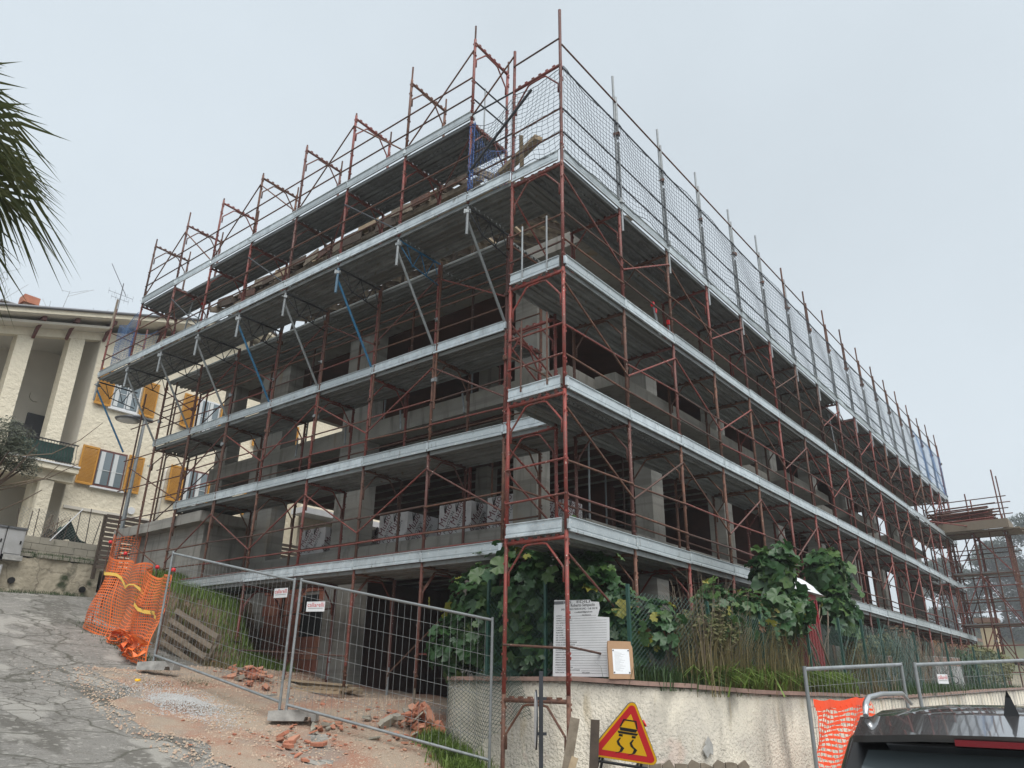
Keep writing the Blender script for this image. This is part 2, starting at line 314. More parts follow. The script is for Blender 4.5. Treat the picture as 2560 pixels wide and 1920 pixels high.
def sheet(xs, ys, fz):
    b = MB(); P = np.array([(x, y) for y in ys for x in xs]); z = fz(P); n = len(xs)
    b.add([(p[0], p[1], q) for p, q in zip(P, z)], [(j*n+i, j*n+i+1, (j+1)*n+i+1, (j+1)*n+i) for j in range(len(ys)-1) for i in range(n-1)], True); return b
def rough(P, a, s):
    return a*(np.sin(P[:, 0]*s+1.3*np.sin(P[:, 1]*s*.7))*np.cos(P[:, 1]*s*1.1+P[:, 0]*.4))
near = lambda lo, hi, a, b, n, m: np.r_[np.linspace(lo, a, n, endpoint=False), np.linspace(a, b, m), np.linspace(b, hi, n+1)[1:]]
gx = near(-400, 700, -14, 34, 14, 120); gy = near(-300, 700, -14, 30, 14, 130)
def gfar(P):
    z = ground(P); r = np.maximum(np.hypot(P[:, 0]-5, P[:, 1]-5)-38, 0); k = np.clip(r/30, 0, 1)
    inb = ((P[:, 0] > 2.5) & (P[:, 0] < 33) & (P[:, 1] > 3) & (P[:, 1] < 15))
    z = z*(1-k)+k*(-0.5)+rough(P, .012, 2.3)
    return np.where(inb, np.minimum(z, .8), z)
g = struct(sheet(gx, gy, gfar).build('road', 'asphalt')); g['label'] = 'cracked grey asphalt road climbing to the left'
# gravel yard in front of the garage: an uneven sheet over the asphalt edge
def yard(P): return ground(P)+.03+rough(P, .03, 3.1)
b = MB(); NX, NY = 26, 34
for j in range(NY+1):
    for i in range(NX+1):
        v = j/NY; u = i/NX; y = -.4+v*9.3
        x0 = -1.9-.9*math.sin(v*3.0)+.25*math.sin(v*17)+.15*math.sin(v*41); x1 = 2.9
        x = x0+(x1-x0)*u; z = float(yard(np.array([(x, y)]))[0])-(.05 if i == 0 or j in (0, NY) else 0); b.v.append((x, y, z))
for j in range(NY):
    for i in range(NX): b.f.append((j*(NX+1)+i, j*(NX+1)+i+1, (j+1)*(NX+1)+i+1, (j+1)*(NX+1)+i)); b.sm.append(True)
struct(b.build('gravel_yard', 'gravel'))
def yz(x, y): return float(yard(np.array([(x, y)]))[0])
# garden terrace behind the wall
b = MB(); gp = [(.72, 2.6), (.68, 1.2), (.62, .25), (.9, -.42), (1.7, -.85), (3.1, -1.05), (9, -1.35), (36, -2.2)]
for i, (x, y) in enumerate(gp):
    zt = [1.22, 1.24, 1.24, 1.16, 1.1, 1.05, .95, 1.1][i]
    b.v += [(x, y, zt), (x+(.4 if i < 3 else 0), max(y, 0)+.9, zt+.03), (x if i > 2 else 2.6, 2.2 if i > 0 else 2.7, zt)]
for i in range(len(gp)-1):
    for k in (0, 1): b.f.append((i*3+k, i*3+3+k, i*3+4+k, i*3+1+k)); b.sm.append(True)
struct(b.build('garden_soil', 'soil'))
# earth bank beside the garage
def bank(P):
    t = np.clip((P[:, 1]-9.0)/.6, 0, 1)*np.clip((P[:, 0]-.15)/.45, 0, 1)*(1-np.clip((P[:, 0]-1.15)/.4, 0, 1)*(1-np.clip((P[:, 1]-10.7)/.6, 0, 1)))
    return ground(P)+t*(1.05+.03*(P[:, 1]-8.2))+rough(P, .06, 2.7)*t-.04*(1-t)
struct(sheet(np.linspace(-.2, 2.55, 16), np.linspace(7.9, 14.4, 26), bank).build('earth_bank', 'soil'))
def bz(x, y): return float(bank(np.array([(x, y)]))[0])

# ================================================================ scaffold kit
PR = 0.0285
def mk_frame(low=2.05):
    def f():
        b = MB()
        for y in (0, 1.05):
            b.path([(0, y, -low), (0, y, 0.02)], PR, 8)
            for z in (-.35, -1.05, -1.55, -.1, -1.8):
                s = -1 if y == 0 else 1
                b.cbox((0.0, y+s*.012, z), (.075, .022, .03)); b.cbox((0.028, y, z-.06), (.02, .05, .035))
        b.path([(0, .02, -.07), (0, 1.03, -.07)], PR, 8)
        b.path([(0, .055, -.66), (0, .055, -.47), (0, .33, -.135), (0, .40, -.118), (0, .65, -.118), (0, .72, -.135), (0, .995, -.47), (0, .995, -.66)], .0165, 6)
        for i in range(6): b.cbox((0, .14+i*.155, -.035), (.05, .055, .03))
        return b
    return f
def mk_plank(ln):
    def f():
        b = MB(); wd = .345
        prof = [(0, 0), (0, -.075), (.03, -.075), (.035, -.02), (.085, -.02), (.10, -.055), (.13, -.055), (.145, -.02), (.20, -.02), (.215, -.055), (.245, -.055), (.26, -.02), (wd-.035, -.02), (wd-.03, -.075), (wd, -.075), (wd, 0)]
        n = len(prof); b.add([(x, y, z) for x in (0, ln) for y, z in prof], [(i, (i+1) % n, n+(i+1) % n, n+i) for i in range(n)]+[tuple(range(n)), tuple(range(2*n-1, n-1, -1))]); return b
    return f
def mk_toe(ln):
    def f():
        b = MB(); prof = [(0, 0), (-.03, 0), (-.03, .032), (-.010, .046), (-.010, .060), (-.016, .064), (-.016, .150), (-.006, .156), (-.006, .182), (-.026, .19), (-.026, .2), (0, .2)]
        n = len(prof); b.add([(x, y, z) for x in (0, ln) for y, z in prof], [(i, (i+1) % n, n+(i+1) % n, n+i) for i in range(n)]+[tuple(range(n)), tuple(range(2*n-1, n-1, -1))]); return b
    return f
def net(name, parent, P0, ux, wd, z0, z1, m, cell=.1, r=.004, sag=.05, seed=0, slack=.12):
    """square mesh of cord between two posts; wavy, each cord a thin three-sided tube"""
    q = random.Random(seed); b = MB(); ux = Vector(ux); nrm = Vector((-ux.y, ux.x, 0)); nx = max(2, round(wd/cell)); nz = max(2, round((z1-z0)/cell))
    ph = [q.uniform(0, 6.3) for _ in range(6)]
    def pt(i, j):
        u = i/nx; v = j/nz; s = math.sin(math.pi*u)
        top = z1-sag*s*(0.6+.4*math.sin(ph[0]))-.015*math.sin(9*u+ph[1]); bot = z0+slack*(.4+.35*math.sin(5*u+ph[2])*s+.2*math.sin(13*u+ph[3]))
        x = u*wd+.035*math.sin(v*5+ph[4])*s+.012*math.sin(i*1.9+j*2.3); z = bot+(top-bot)*v+.010*math.sin(i*2.7+j*1.3)
        return Vector(P0)+ux*x+nrm*(.05*math.sin(3*u+4*v+ph[5])*s)+Vector((0, 0, z))
    for i in range(nx+1): b.path([pt(i, j) for j in range(nz+1)], r, 3, False)
    for j in range(nz+1): b.path([pt(i, j) for i in range(nx+1)], r*(1.8 if j in (0, nz) else 1), 3, False)
    return b.build(name, m, parent)
def clamp(parent, p, m='galvanised_tube'):
    me = shared('clamp', lambda: MB().cbox((0, 0, 0), (.10, .07, .06)).cbox((.05, 0, 0), (.05, .05, .09)).path([(-.03, .02, 0), (-.03, .085, 0)], .012, 5), 'galvanised_tube')
    return link('coupler', me, parent, Matrix.Translation(Vector(p)) @ Matrix.Rotation(rnd.uniform(0, 6), 4, 'Z'), m)

# ---------------------------------------------------------------- right-hand scaffold
NB = 17; BAY = 1.8
ZR = [3.11, 5.19, 7.23, 9.27]
rs = thing('scaffold', 'long rust-red tube scaffold with steel decks and top netting along the receding right facade', 'scaffold', (0, 0, -.4))
RX = lambda k: k*BAY
IY = 1.05
FR = {L: shared('frame_%d' % L, mk_frame(), 'red_paint') for L in (0,)}
for k in range(NB+1):
    for L, z in enumerate(ZR):
        link('frame', FR[0], rs, Matrix.Translation((RX(k), 0, z)), 'bright_red' if k == 0 and L != 3 else 'brown_rust' if rnd.random() < .3 else 'red_paint')
fr0 = shared('frame_base', mk_frame(1.5), 'red_paint')
link('frame', fr0, rs, Matrix.Translation((0, 0, ZR[0]-2.05)), 'brown_rust')
pl = shared('plank_180', mk_plank(1.78), 'deck_steel'); toe = shared('toe_180', mk_toe(1.78), 'galvanised'); toe1 = shared('toe_105', mk_toe(.98), 'galvanised')
for k in range(NB):
    for L, z in enumerate(ZR):
        for i in range(3):
            if (L, k) in ((3, 8), (1, 14)) and i == 0: continue
            link('deck_plank', pl, rs, Matrix.Translation((RX(k)+.01, .0+i*.35, z)), 'perforated_deck' if L == 3 and i < 2 or rnd.random() < .12 else 'deck_steel')
        link('toe_board', toe, rs, Matrix.Translation((RX(k)+.01, -.03, z+rnd.uniform(-.008, .012))) @ Matrix.Rotation(R(rnd.uniform(-3, 3)), 4, 'X') @ Matrix.Rotation(R(rnd.uniform(-.35, .35)), 4, 'Y'))
        if L < 3:
            for h in (.52, 1.02):
                tube('guard_rail', (RX(k), -.028, z+h+rnd.uniform(-.03, .03)), (RX(k+1), -.028, z+h+rnd.uniform(-.03, .03)), .0165, 'brown_rust' if rnd.random() < .6 else 'red_paint', rs)
            if k % 2 == 0 or L == 0: tube('guard_rail', (RX(k), IY, z+.78), (RX(k+1), IY, z+.76), .0165, 'brown_rust', rs)
    for L in range(-1, 3):
        a, c = (ZR[L+1]-.3, (ZR[L] if L >= 0 else 1.05)+.78)
        if k % 2: a, c = c, a
        if L < 0 and k > 0: continue
        tube('diagonal_brace', (RX(k), -.03, a), (RX(k+1), -.03, c), .0165, 'red_paint' if rnd.random() < .6 else 'brown_rust', rs)
for k in range(NB+1):
    x = RX(k)
    if k:
        tube('guard_post', (x, 0, 9.27), (x, 0, 10.95), .0235, 'galvanised_tube', rs)
        tube('guard_post', (x, -.0, 10.9), (x-.01, 0, 12.35+rnd.uniform(-.08, .12)), .0235, 'brown_rust' if k > 5 else 'galvanised_tube', rs)
        tube('guard_sleeve', (x+.045, -.02, 10.92), (x+.03, -.02, 11.92), .03, 'brown_rust' if k > 6 else 'galvanised_tube', rs)
        tube('guard_tube', (x+.055, -.03, 8.8+rnd.uniform(-.06, .06)), (x+.05, -.03, 10.82), .0255, 'galvanised_tube', rs)
        clamp(rs, (x+.02, -.03, 9.45)); clamp(rs, (x+.02, -.03, 11.0), 'brown_rust'); 
    for L in range(3):
        link('toe_clip', shared('toe_clip', lambda: MB().cbox((0, -.045, .1), (.06, .03, .13)), 'galvanised'), rs, Matrix.Translation((x, -.0, ZR[L])))
    if k < NB:
        tube('guard_rail', (x, -.03, 11.78), (RX(k+1), -.03, 11.78), .0165, 'brown_rust', rs)
        for h in (9.83, 10.33, 11.25): tube('guard_rail', (x, -.035, h), (RX(k+1), -.035, h), .0155, 'rope', rs)
        net('safety_net', rs, (x, -.06, 0), (1, 0, 0), BAY, 9.38, 11.25, 'blue_net' if k >= 14 else 'rope', .1 if k < 8 else .125, .0042 if k < 8 else .005, .05 if k else .1, k)
# corner: end frame with nets, rails, boards
tube('corner_post', (0, 0, 9.27), (-.01, 0, 12.62), PR, 'red_paint', rs)
tube('corner_post', (0, 1.05, 9.27), (0, 1.05, 12.3), PR, 'red_paint', rs)
link('frame', shared('frame_top', mk_frame(.7), 'red_paint'), rs, Matrix.Translation((0, 0, 11.4)))
for z in ZR:
    link('toe_board', toe1, rs, Matrix.Translation((-.03, 1.03, z)) @ Matrix.Rotation(R(-90), 4, 'Z') @ Matrix.Rotation(R(rnd.uniform(-.6, .6)), 4, 'Y'))
for z, h in ((3.11, .52), (3.11, 1.02), (5.19, .55), (5.19, 1.05), (7.23, .45), (7.23, .95), (9.27, .56), (9.27, 1.06), (9.27, 2.65)):
    tube('guard_rail', (-.03, 0, z+h), (-.03, 1.05, z+h-.02), .0165, 'brown_rust' if z > 6 else 'red_paint', rs)
for y in (.28, .78):
    tube('guard_upright', (-.05, y, 7.2), (-.05, y, 8.25), .016, 'galvanised_tube', rs); tube('guard_upright', (-.05, y, 5.3), (-.05, y, 6.5), .015, 'brown_rust', rs)
net('safety_net', rs, (-.05, 0, 0), (0, 1, 0), 1.05, 9.4, 11.2, 'rope', .1, .004, .06, 91)
for z in (3.11, 5.19):
    tube('diagonal_brace', (.03, 1.05, z+1.35), (1.77, 1.05, z+.5), .0165, 'red_paint', rs); tube('diagonal_brace', (.03, 1.05, z+.95), (1.77, 1.05, z+.05), .0165, 'red_paint', rs)
tube('diagonal_brace', (.03, 1.05, 9.0), (1.77, 1.05, 7.7), .0165, 'red_paint', rs)
tube('guard_rail', (-.03, 0, 1.62), (-.03, 1.05, 1.68), .0155, 'brown_rust', rs); tube('guard_rail', (0, -.02, 1.64), (1.8, -.02, 1.5), .0155, 'brown_rust', rs)
tube('end_post', (RX(NB), 0, 9.2), (RX(NB), 0, 12.1), PR, 'red_paint', rs)

# ---------------------------------------------------------------- left-hand scaffold
SA = 0.0198
LP = lambda x, t, z: Vector((x-SA*t, t, z))
LR = Matrix.Rotation(SA, 4, 'Z')
ls = thing('scaffold', 'rust-red tube scaffold whose two top decks jut out on brackets along the left facade', 'scaffold', LP(1.16, 8, .9))
XC, XD, Y0 = 1.16, 0.0, 2.07
TY = lambda k: Y0+BAY*k
ZL = {'A': (3.14, 6), 'B': (5.17, 6), 'C': (7.16, 7)}
rotY = LR @ Matrix.Rotation(R(-90), 4, 'Z')          # frame y axis -> +x
rotD = LR @ Matrix.Rotation(R(90), 4, 'Z')           # plank x axis -> +y
def lplank(t, x, z, i, m='deck_steel'): link('deck_plank', pl, ls, Matrix.Translation(LP(x+.345+i*.35, t+.01, z)) @ rotD, m)
def ltoe(t, x, z): link('toe_board', toe, ls, Matrix.Translation(LP(x-.03, t+.01+1.78, z)) @ LR @ Matrix.Rotation(R(-90), 4, 'Z') @ Matrix.Rotation(R(rnd.uniform(-3, 3)), 4, 'X') @ Matrix.Rotation(R(rnd.uniform(-.35, .35)), 4, 'Y'))
legm = shared('frame_leg', mk_frame(2.05), 'red_paint')
for nm, (z, kn) in ZL.items():
    for k in range(kn+1):
        link('frame', FR[0], ls, Matrix.Translation(LP(XC, TY(k), z)) @ rotY, 'brown_rust' if rnd.random() < .45 or k > 5 else 'red_paint')
        link('toe_clip', shared('toe_clip2', lambda: MB().cbox((-.045, 0, .1), (.03, .06, .13)), 'galvanised'), ls, Matrix.Translation(LP(XC, TY(k), z)))
        if k < kn:
            for i in range(3): lplank(TY(k), XC, z, i)
            ltoe(TY(k), XC, z)
            for h in (.52, 1.0): tube('guard_rail', LP(XC-.03, TY(k), z+h+rnd.uniform(-.03, .03)), LP(XC-.03, TY(k+1), z+h+rnd.uniform(-.03, .03)), .0165, 'brown_rust' if rnd.random() < .6 else 'red_paint', ls)
            if nm == 'A': tube('guard_rail', LP(XC+.02, TY(k), z+.23), LP(XC+.02, TY(k+1), z+.23), .0165, 'red_paint', ls)
            tube('guard_rail', LP(XC+1.05, TY(k), z+.8), LP(XC+1.05, TY(k+1), z+.8), .0165, 'brown_rust', ls)
            a, c = (z+1.7, z+.7)
            if k % 2 == 0: a, c = c, a
            tube('diagonal_brace', LP(XC-.03, TY(k), a), LP(XC-.03, TY(k+1), c), .0165, 'red_paint', ls)
for k in range(7):                                   # legs below the first deck
    yb = TY(k); zb = (bz(1.1, yb) if yb > 8.3 else yz(1.1, max(yb, 2.9)) if k else 1.2)
    for dx in (0, 1.05):
        zz = zb if dx == 0 else max(zb, .85)
        tube('standard', LP(XC+dx, yb, 3.14), LP(XC+dx, yb, zz+.55), PR, 'red_paint' if k < 4 else 'brown_rust', ls)
        tube('base_jack', LP(XC+dx, yb, zz+.62), LP(XC+dx, yb, zz), .019, 'grey_wood' if dx == 0 else 'galvanised_tube', ls)
        link('base_plate', shared('base_plate', lambda: MB().cbox((0, 0, .006), (.15, .15, .012)), 'brown_rust'), ls, Matrix.Translation(LP(XC+dx, yb, zz)))
    b = MB(); b.path([LP(XC+.055, yb, 2.45), LP(XC+.055, yb, 2.64), LP(XC+.33, yb, 2.975), LP(XC+.72, yb, 2.975), LP(XC+.995, yb, 2.64), LP(XC+.995, yb, 2.45)], .0165, 6); b.build('frame_arch', 'red_paint', ls)
for k in (1, 3, 5): tube('diagonal_brace', LP(XC+1.02, TY(k), 2.6), LP(XC+1.02, TY(k+1), 1.3 if k < 3 else 2.5), .0165, 'brown_rust', ls)
tube('guard_rail', LP(XC+.0, TY(1), 1.62), LP(XC+1.3, TY(1)-.35, 1.62), .014, 'red_paint', ls); tube('guard_rail', LP(XC, TY(2), 1.6), LP(XC, TY(4), 1.75), .0155, 'brown_rust', ls)
for k in range(8):                                   # doubled standards under the bracket deck
    t = TY(k)-.09
    tube('standard', LP(XC-.03, t, 6.0 if k < 5 else 4.6), LP(XC-.03, t, 9.2), .0235, 'brown_rust', ls)
    for z in (6.6, 7.9, 8.9): clamp(ls, LP(XC-.02, t+.045, z), 'galvanised_tube' if rnd.random() < .5 else 'brown_rust')
    tube('standard', LP(XC, TY(k), 7.1), LP(XC, TY(k), 9.2), PR, 'red_paint', ls); tube('standard', LP(XC+1.05, TY(k), 7.1), LP(XC+1.05, TY(k), 9.1), PR, 'brown_rust', ls)
    for h in (.52, 1.02): 
        if k < 7: tube('guard_rail', LP(XC+.02, TY(k), 8.1+h*.5), LP(XC+.02, TY(k+1), 8.1+h*.5), .0155, 'brown_rust', ls)
    if k < 7:
        for i in range(3): lplank(TY(k), XC+.06, 9.14, i)
        tube('ledger', LP(XC+.05, TY(k), 9.16), LP(XC+.05, TY(k+1), 9.16), .022, 'galvanised', ls)
        tube('standard_tail', LP(2.1, TY(k)+.1, 6.7), LP(1.95, TY(k)-.12, 6.15), .02, 'galvanised_tube', ls) if 0 < k < 5 else None
ZDD, ZE = 9.31, 11.18
strut_m = ['galvanised_tube', 'galvanised_tube', 'blue_paint', 'galvanised_tube', 'blue_paint', 'galvanised_tube', 'galvanised_tube', 'galvanised_tube', 'blue_paint']
TD = lambda k: 2.06+BAY*k
for k in range(9):
    t = TD(k); bm_ = 'blue_paint' if k in (1,) else 'dark_post'
    b = MB(); zt, zl = 9.2, 8.82                      # lattice bracket
    b.path([LP(0, t, zt), LP(1.16, t, zt)], .022, 6); b.path([LP(.06, t, zt-.1), LP(.4, t, zl), LP(1.16, t, zl-.12)], .015, 5)
    for i in range(5): b.path([LP(.22+.19*i, t, zt if i % 2 == 0 else zl-.03), LP(.41+.19*i, t, zl-.05 if i % 2 == 0 else zt)], .011, 5)
    b.build('bracket', bm_, ls)
    tube('strut', LP(.0, t+.03, 9.0), LP(XC-.03, t+.02, 7.32), .026, strut_m[k], ls)
    tube('post_tail', LP(0, t, 9.2), LP(-.005, t, 8.62), .0285, 'blue_paint' if k in (2,) else 'galvanised_tube', ls)
    clamp(ls, LP(0, t, 9.1)); clamp(ls, LP(.0, t, 9.42), 'galvanised')
    if k < 8:
        link('frame', shared('frame_d', mk_frame(1.9), 'red_paint'), ls, Matrix.Translation(LP(0, t, ZE)) @ rotY)
        clamp(ls, LP(0, t, ZE+.1), 'galvanised')
        link('frame', FR[0], ls, Matrix.Translation(LP(0, t, ZE+2.04)) @ rotY, 'brown_rust' if k % 3 == 1 else 'red_paint')
        tube('post_stub', LP(0, t, ZE+2.0), LP(0, t, ZE+2.12+rnd.choice((0, .1, .3))), .02, 'brown_rust', ls)
        tube('post_stub', LP(1.05, t, ZE+2.0), LP(1.05, t, ZE+2.3), .02, 'brown_rust', ls)
    else:
        tube('standard', LP(0, t, 9.3), LP(.02, t, 11.6), PR, 'red_paint', ls); tube('standard', LP(1.05, t, 9.3), LP(1.05, t, 11.3), PR, 'red_paint', ls); tube('standard', LP(-.03, t-.05, 10.9), LP(-.02, t-.05, 11.9), .03, 'grey_wood', ls)
        for h in (.3, .8, 1.5): tube('guard_rail', LP(0, t, 9.3+h), LP(1.05, t, 9.3+h-.1), .0165, 'brown_rust', ls)
for k in range(8):
    t = TD(k)
    for i in range(3): lplank(t, 0, ZDD, i)
    ltoe(t, 0, ZDD)
    for h in (.55, 1.02): tube('guard_rail', LP(-.03, t, ZDD+h), LP(-.03, t+BAY, ZDD+h), .0165, 'brown_rust', ls)
    if k < 7:
        for i in range(3):
            if k == 5 and i == 0: continue
            lplank(t, 0, ZE, i, 'perforated_deck')
        ltoe(t, 0, ZE)
        for h in (.58, 1.05): tube('guard_rail', LP(-.03, t, ZE+h), LP(-.03, t+BAY, ZE+h), .0165, 'brown_rust', ls)
        a, c = (ZE+.15, ZE+1.75); 
        if k % 2 == 0: a, c = c, a
        tube('diagonal_brace', LP(-.03, t, a), LP(-.03, t+BAY, c), .0165, 'brown_rust', ls)
        if k % 2: tube('diagonal_brace', LP(-.03, t, ZDD+.1), LP(-.03, t+BAY, ZE-.4), .0165, 'dark_post', ls)
        if k % 2 == 0: tube('diagonal_brace', LP(0, t, ZE-.35), LP(1.05, t+BAY, ZE-.3), .0165, 'red_paint', ls)
# bridge between the two runs: short decks and rails from the first bracket to the corner
for x0, t0, t1, z in ((0, 1.06, 2.06, 9.31), (XC, 1.06, 2.07, 5.17)):
    for i in range(3): link('deck_plank', shared('plank_100', mk_plank(.99), 'deck_steel'), ls, Matrix.Translation(LP(x0+.345+i*.35, t0, z)) @ rotD)
    link('toe_board', toe1, ls, Matrix.Translation(LP(x0-.03, t1-.01, z)) @ LR @ Matrix.Rotation(R(-90), 4, 'Z'))
link('frame', FR[0], ls, Matrix.Translation((XC, 1.0, 5.17))); link('frame', FR[0], ls, Matrix.Translation((XC, 1.0, 7.16)))
link('frame', FR[0], ls, Matrix.Translation((XC, 1.0, 3.12)))
for z in (10.35, 9.86, 11.3): tube('guard_rail', (-.03, 1.05, z), LP(-.03, 2.06, z-.02), .0165, 'dark_post' if z > 11 else 'brown_rust', ls)
tube('diagonal_brace', (-.03, 1.05, 12.15), LP(-.03, 2.06, ZE+.05), .0165, 'brown_rust', ls); tube('diagonal_brace', (-.12, .55, 11.0), LP(-.06, 2.06, 9.9), .026, 'dark_post', ls)
net('safety_net', ls, (-.06, 1.06, 0), (0, 1, 0), 1.0, 9.45, 11.1, 'rope', .1, .004, .3, 55)
net('safety_net', ls, LP(-.05, 1.93, 0), (.15, 1, 0), .14, 9.5, 11.05, 'blue_rope', .05, .007, .02, 56)
net('safety_net', ls, LP(.1, 2.08, 0), (1, -.1, 0), .9, 9.9, 11.1, 'blue_rope', .08, .004, .35, 57)
tube('guard_rail', LP(0, 2.06, ZE+.55), LP(1.05, 2.06, ZE+.55), .0165, 'dark_post', ls); tube('guard_rail', LP(0, 2.06, ZE+1.0), LP(1.05, 2.06, ZE+1.0), .0165, 'dark_post', ls)
tube('guard_upright', LP(.35, 2.06, ZE), LP(.35, 2.06, ZE+1.05), .015, 'galvanised_tube', ls)
net('safety_net', ls, LP(.02, TD(7)+.15, 0), (.04, 1, 0), 1.35, 9.4, 11.0, 'blue_net', .07, .004, .25, 61)
net('safety_net', ls, LP(.12, TD(8)-.3, 0), (1, -.6, 0), .9, 9.4, 11.0, 'blue_net', .08, .0035, .5, 62)
net('safety_net', ls, LP(.0, TD(7)+.02, 0), (.2, 1, 0), .12, 9.3, 10.7, 'blue_rope', .05, .008, .02, 63)
for t in (TD(7), TD(8)):
    for x in (1.25, 2.2): tube('standard', LP(x, t-.4, 2.8), LP(x, t-.4, 9.1), .0235, 'brown_rust', ls)
for z in (4.2, 5.2, 6.1, 7.0, 8.0): tube('ledger', LP(1.2, TY(6), z), LP(1.2, TD(8), z+.05), .0165, 'brown_rust', ls); tube('ledger', LP(2.2, TY(6), z), LP(2.2, TD(8), z), .0165, 'brown_rust', ls)
for z in (3.6, 5.4, 7.3): tube('diagonal_brace', LP(1.2, TY(6), z), LP(1.2, TD(8)-.4, z+1.4), .0165, 'brown_rust', ls); tube('diagonal_brace', LP(2.2, TD(8)-.4, z), LP(2.2, TY(6), z+1.4), .0165, 'brown_rust', ls)

# ================================================================ unfinished building
ub = thing('unfinished_building', 'bare grey concrete frame of an unfinished building inside the scaffolds', 'building', (2.5, 1.5, .8))
bx = lambda name, lo, hi, m, p=ub: MB().box(lo, hi).build(name, m, p)
BX0, BX1, BY0, BY1 = 2.45, 31.2, 1.62, 14.4
bx('slab', (BX0, 1.3, 3.56), (BX1, BY1, 3.86), 'concrete'); bx('slab', (BX0, BY0, 6.42), (BX1, BY1, 6.82), 'concrete'); bx('slab', (2.25, 1.09, 9.3), (BX1, BY1, 9.62), 'concrete')
bx('floor', (BX0+.1, 1.7, .55), (BX1, BY1, .83), 'concrete')
for z in (3.53, 6.39, 9.27):                          # hollow-clay ceilings with ribs
    bx('ceiling', (BX0+.5, BY0+.5, z), (BX1-.3, BY1-.3, z+.025), 'shaded_inner_brick')
    for i in range(40): bx('ceiling_joist', (BX0+.7+i*.7, BY0+.52, z-.035), (BX0+.8+i*.7, BY1-.4, z-.003), 'concrete') if z < 9 else None
for (xa, xb) in ((3.35, 10.3), (12.3, 16.2), (18.5, 22.0), (24.2, 29.5)):
    bx('balcony', (xa, 1.14, 6.60), (xb, BY0-.002, 6.86), 'concrete')
for (ya, yb, w) in ((2.42, 2.98, .42), (7.45, 8.42, .4), (11.0, 12.3, .45), (13.7, 14.3, .4)):
    for z0, z1 in ((.83, 3.56), (3.86, 6.42), (6.82, 9.3)):
        bx('column', (2.5, ya, z0), (2.5+w, yb, z1), 'concrete')
for i, x in enumerate((5.75, 9.45, 13.15, 16.85, 20.55, 24.25, 27.95, 30.7)):
    for z0, z1 in ((.83, 3.56), (3.86, 6.42), (6.82, 9.3)):
        bx('column', (x, 1.78, z0), (x+.5, 2.2, z1), 'concrete'); bx('column', (x, 6.5, z0), (x+.4, 6.9, z1), 'concrete')
        if i % 2: bx('column', (x, 11.5, z0), (x+.4, 11.9, z1), 'concrete')
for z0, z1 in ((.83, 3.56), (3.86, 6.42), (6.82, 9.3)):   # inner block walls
    bx('inner_wall', (9.6, 9.2, z0), (31, 9.42, z1), 'shaded_inner_brick')
    bx('inner_wall', (13.3, 2.4, z0), (13.52, 6.4, z1), 'shaded_inner_brick'); bx('inner_wall', (24.3, 2.4, z0), (24.5, 9.1, z1), 'shaded_inner_brick')
    bx('inner_wall', (9.3, 5.0 if z0 > 1 else 2.5, z0), (9.52, 9.1, z1), 'shaded_inner_brick')
bx('inner_wall', (6.8, 2.4, .83), (7.0, 9.0, 3.5), 'shaded_inner_brick'); bx('basement_wall', (2.6, 1.9, .83), (2.8, 4.3, 3.5), 'concrete'); bx('inner_wall', (4, 9.1, .83), (9.2, 9.3, 3.5), 'shaded_inner_brick')
bx('upstand_beam', (2.47, 2.99, 3.62), (2.62, 13.5, 3.93), 'concrete')
# brick infill beside the garage: every brick laid
bx('mortar_wall', (2.58, 8.43, .85), (2.78, 10.98, 3.54), 'mortar')
brk = shared('brick_piece', lambda: MB().box((-.025, 0, 0), (.02, .245, .235)), 'brick')
for j in range(11):
    for i in range(10):
        y = 8.44+i*.258+(.12 if j % 2 else 0)
        if y+.245 > 10.97 or (1.9 < .86+j*.247 < 2.9 and 8.45 < y < 9.2): continue
        link('brick', brk, ub, Matrix.Translation((2.575+rnd.uniform(-.004, .006), y, .86+j*.247)))
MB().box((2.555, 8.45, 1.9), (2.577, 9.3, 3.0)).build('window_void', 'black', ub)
# concrete stair block at the far end
bx('stair_wall', (1.25, 11.9, 2.3), (1.5, 15.7, 4.76), 'concrete'); bx('stair_wall', (1.5, 15.45, 2.3), (3.2, 15.7, 4.76), 'concrete'); bx('stair_roof', (.95, 11.6, 4.762), (3.3, 16.3, 5.02), 'concrete')
bx('stair_wall', (1.51, 11.9, 2.3), (2.44, 12.1, 4.76), 'concrete')
# timber roof: rafters, boards with ragged ends, struts
sl_ = math.tan(R(17))
for i in range(22):
    y = 3.2+i*.5; MB().beam((1.3+rnd.uniform(-.12, .1), y, 11.36), (8.2, y, 11.36+6.9*sl_), .09, .15).build('rafter', 'dark_wood' if i % 3 else 'grey_wood', ub)
for j in range(26):
    x = 1.5+j*.26; z = 11.5+(x-1.35)*sl_; a = 3.3+rnd.uniform(-.5, .7)+(.8 if j < 3 else 0); e = 13.8+rnd.uniform(-.7, .4)
    MB().beam((x, a, z), (x, e, z+rnd.uniform(-.03, .03)), .235, .028, (-sl_, 0, 1)).build('roof_board', 'pale_wood' if j % 4 == 0 else 'grey_wood', ub)
for j in range(5):
    x = 1.45+j*.5; z = 11.2+(x-1.35)*sl_; MB().beam((x, 3.1, z), (x, 13.4, z), .1, .12).build('purlin', 'grey_wood', ub)
for i in range(17):
    y = 3.4+i*.58; z = 11.30+rnd.uniform(-.1, .16)
    if i not in (1, 15): MB().beam((1.27+rnd.uniform(-.04, .06), y-.05, z), (1.27+rnd.uniform(-.04, .06), y+.62, z+rnd.uniform(-.08, .08)), .03, rnd.uniform(.16, .3)).build('eave_board', ('dark_wood', 'grey_wood', 'brown_rust', 'grey_wood', 'dark_wood', 'pale_wood')[i % 6], ub)
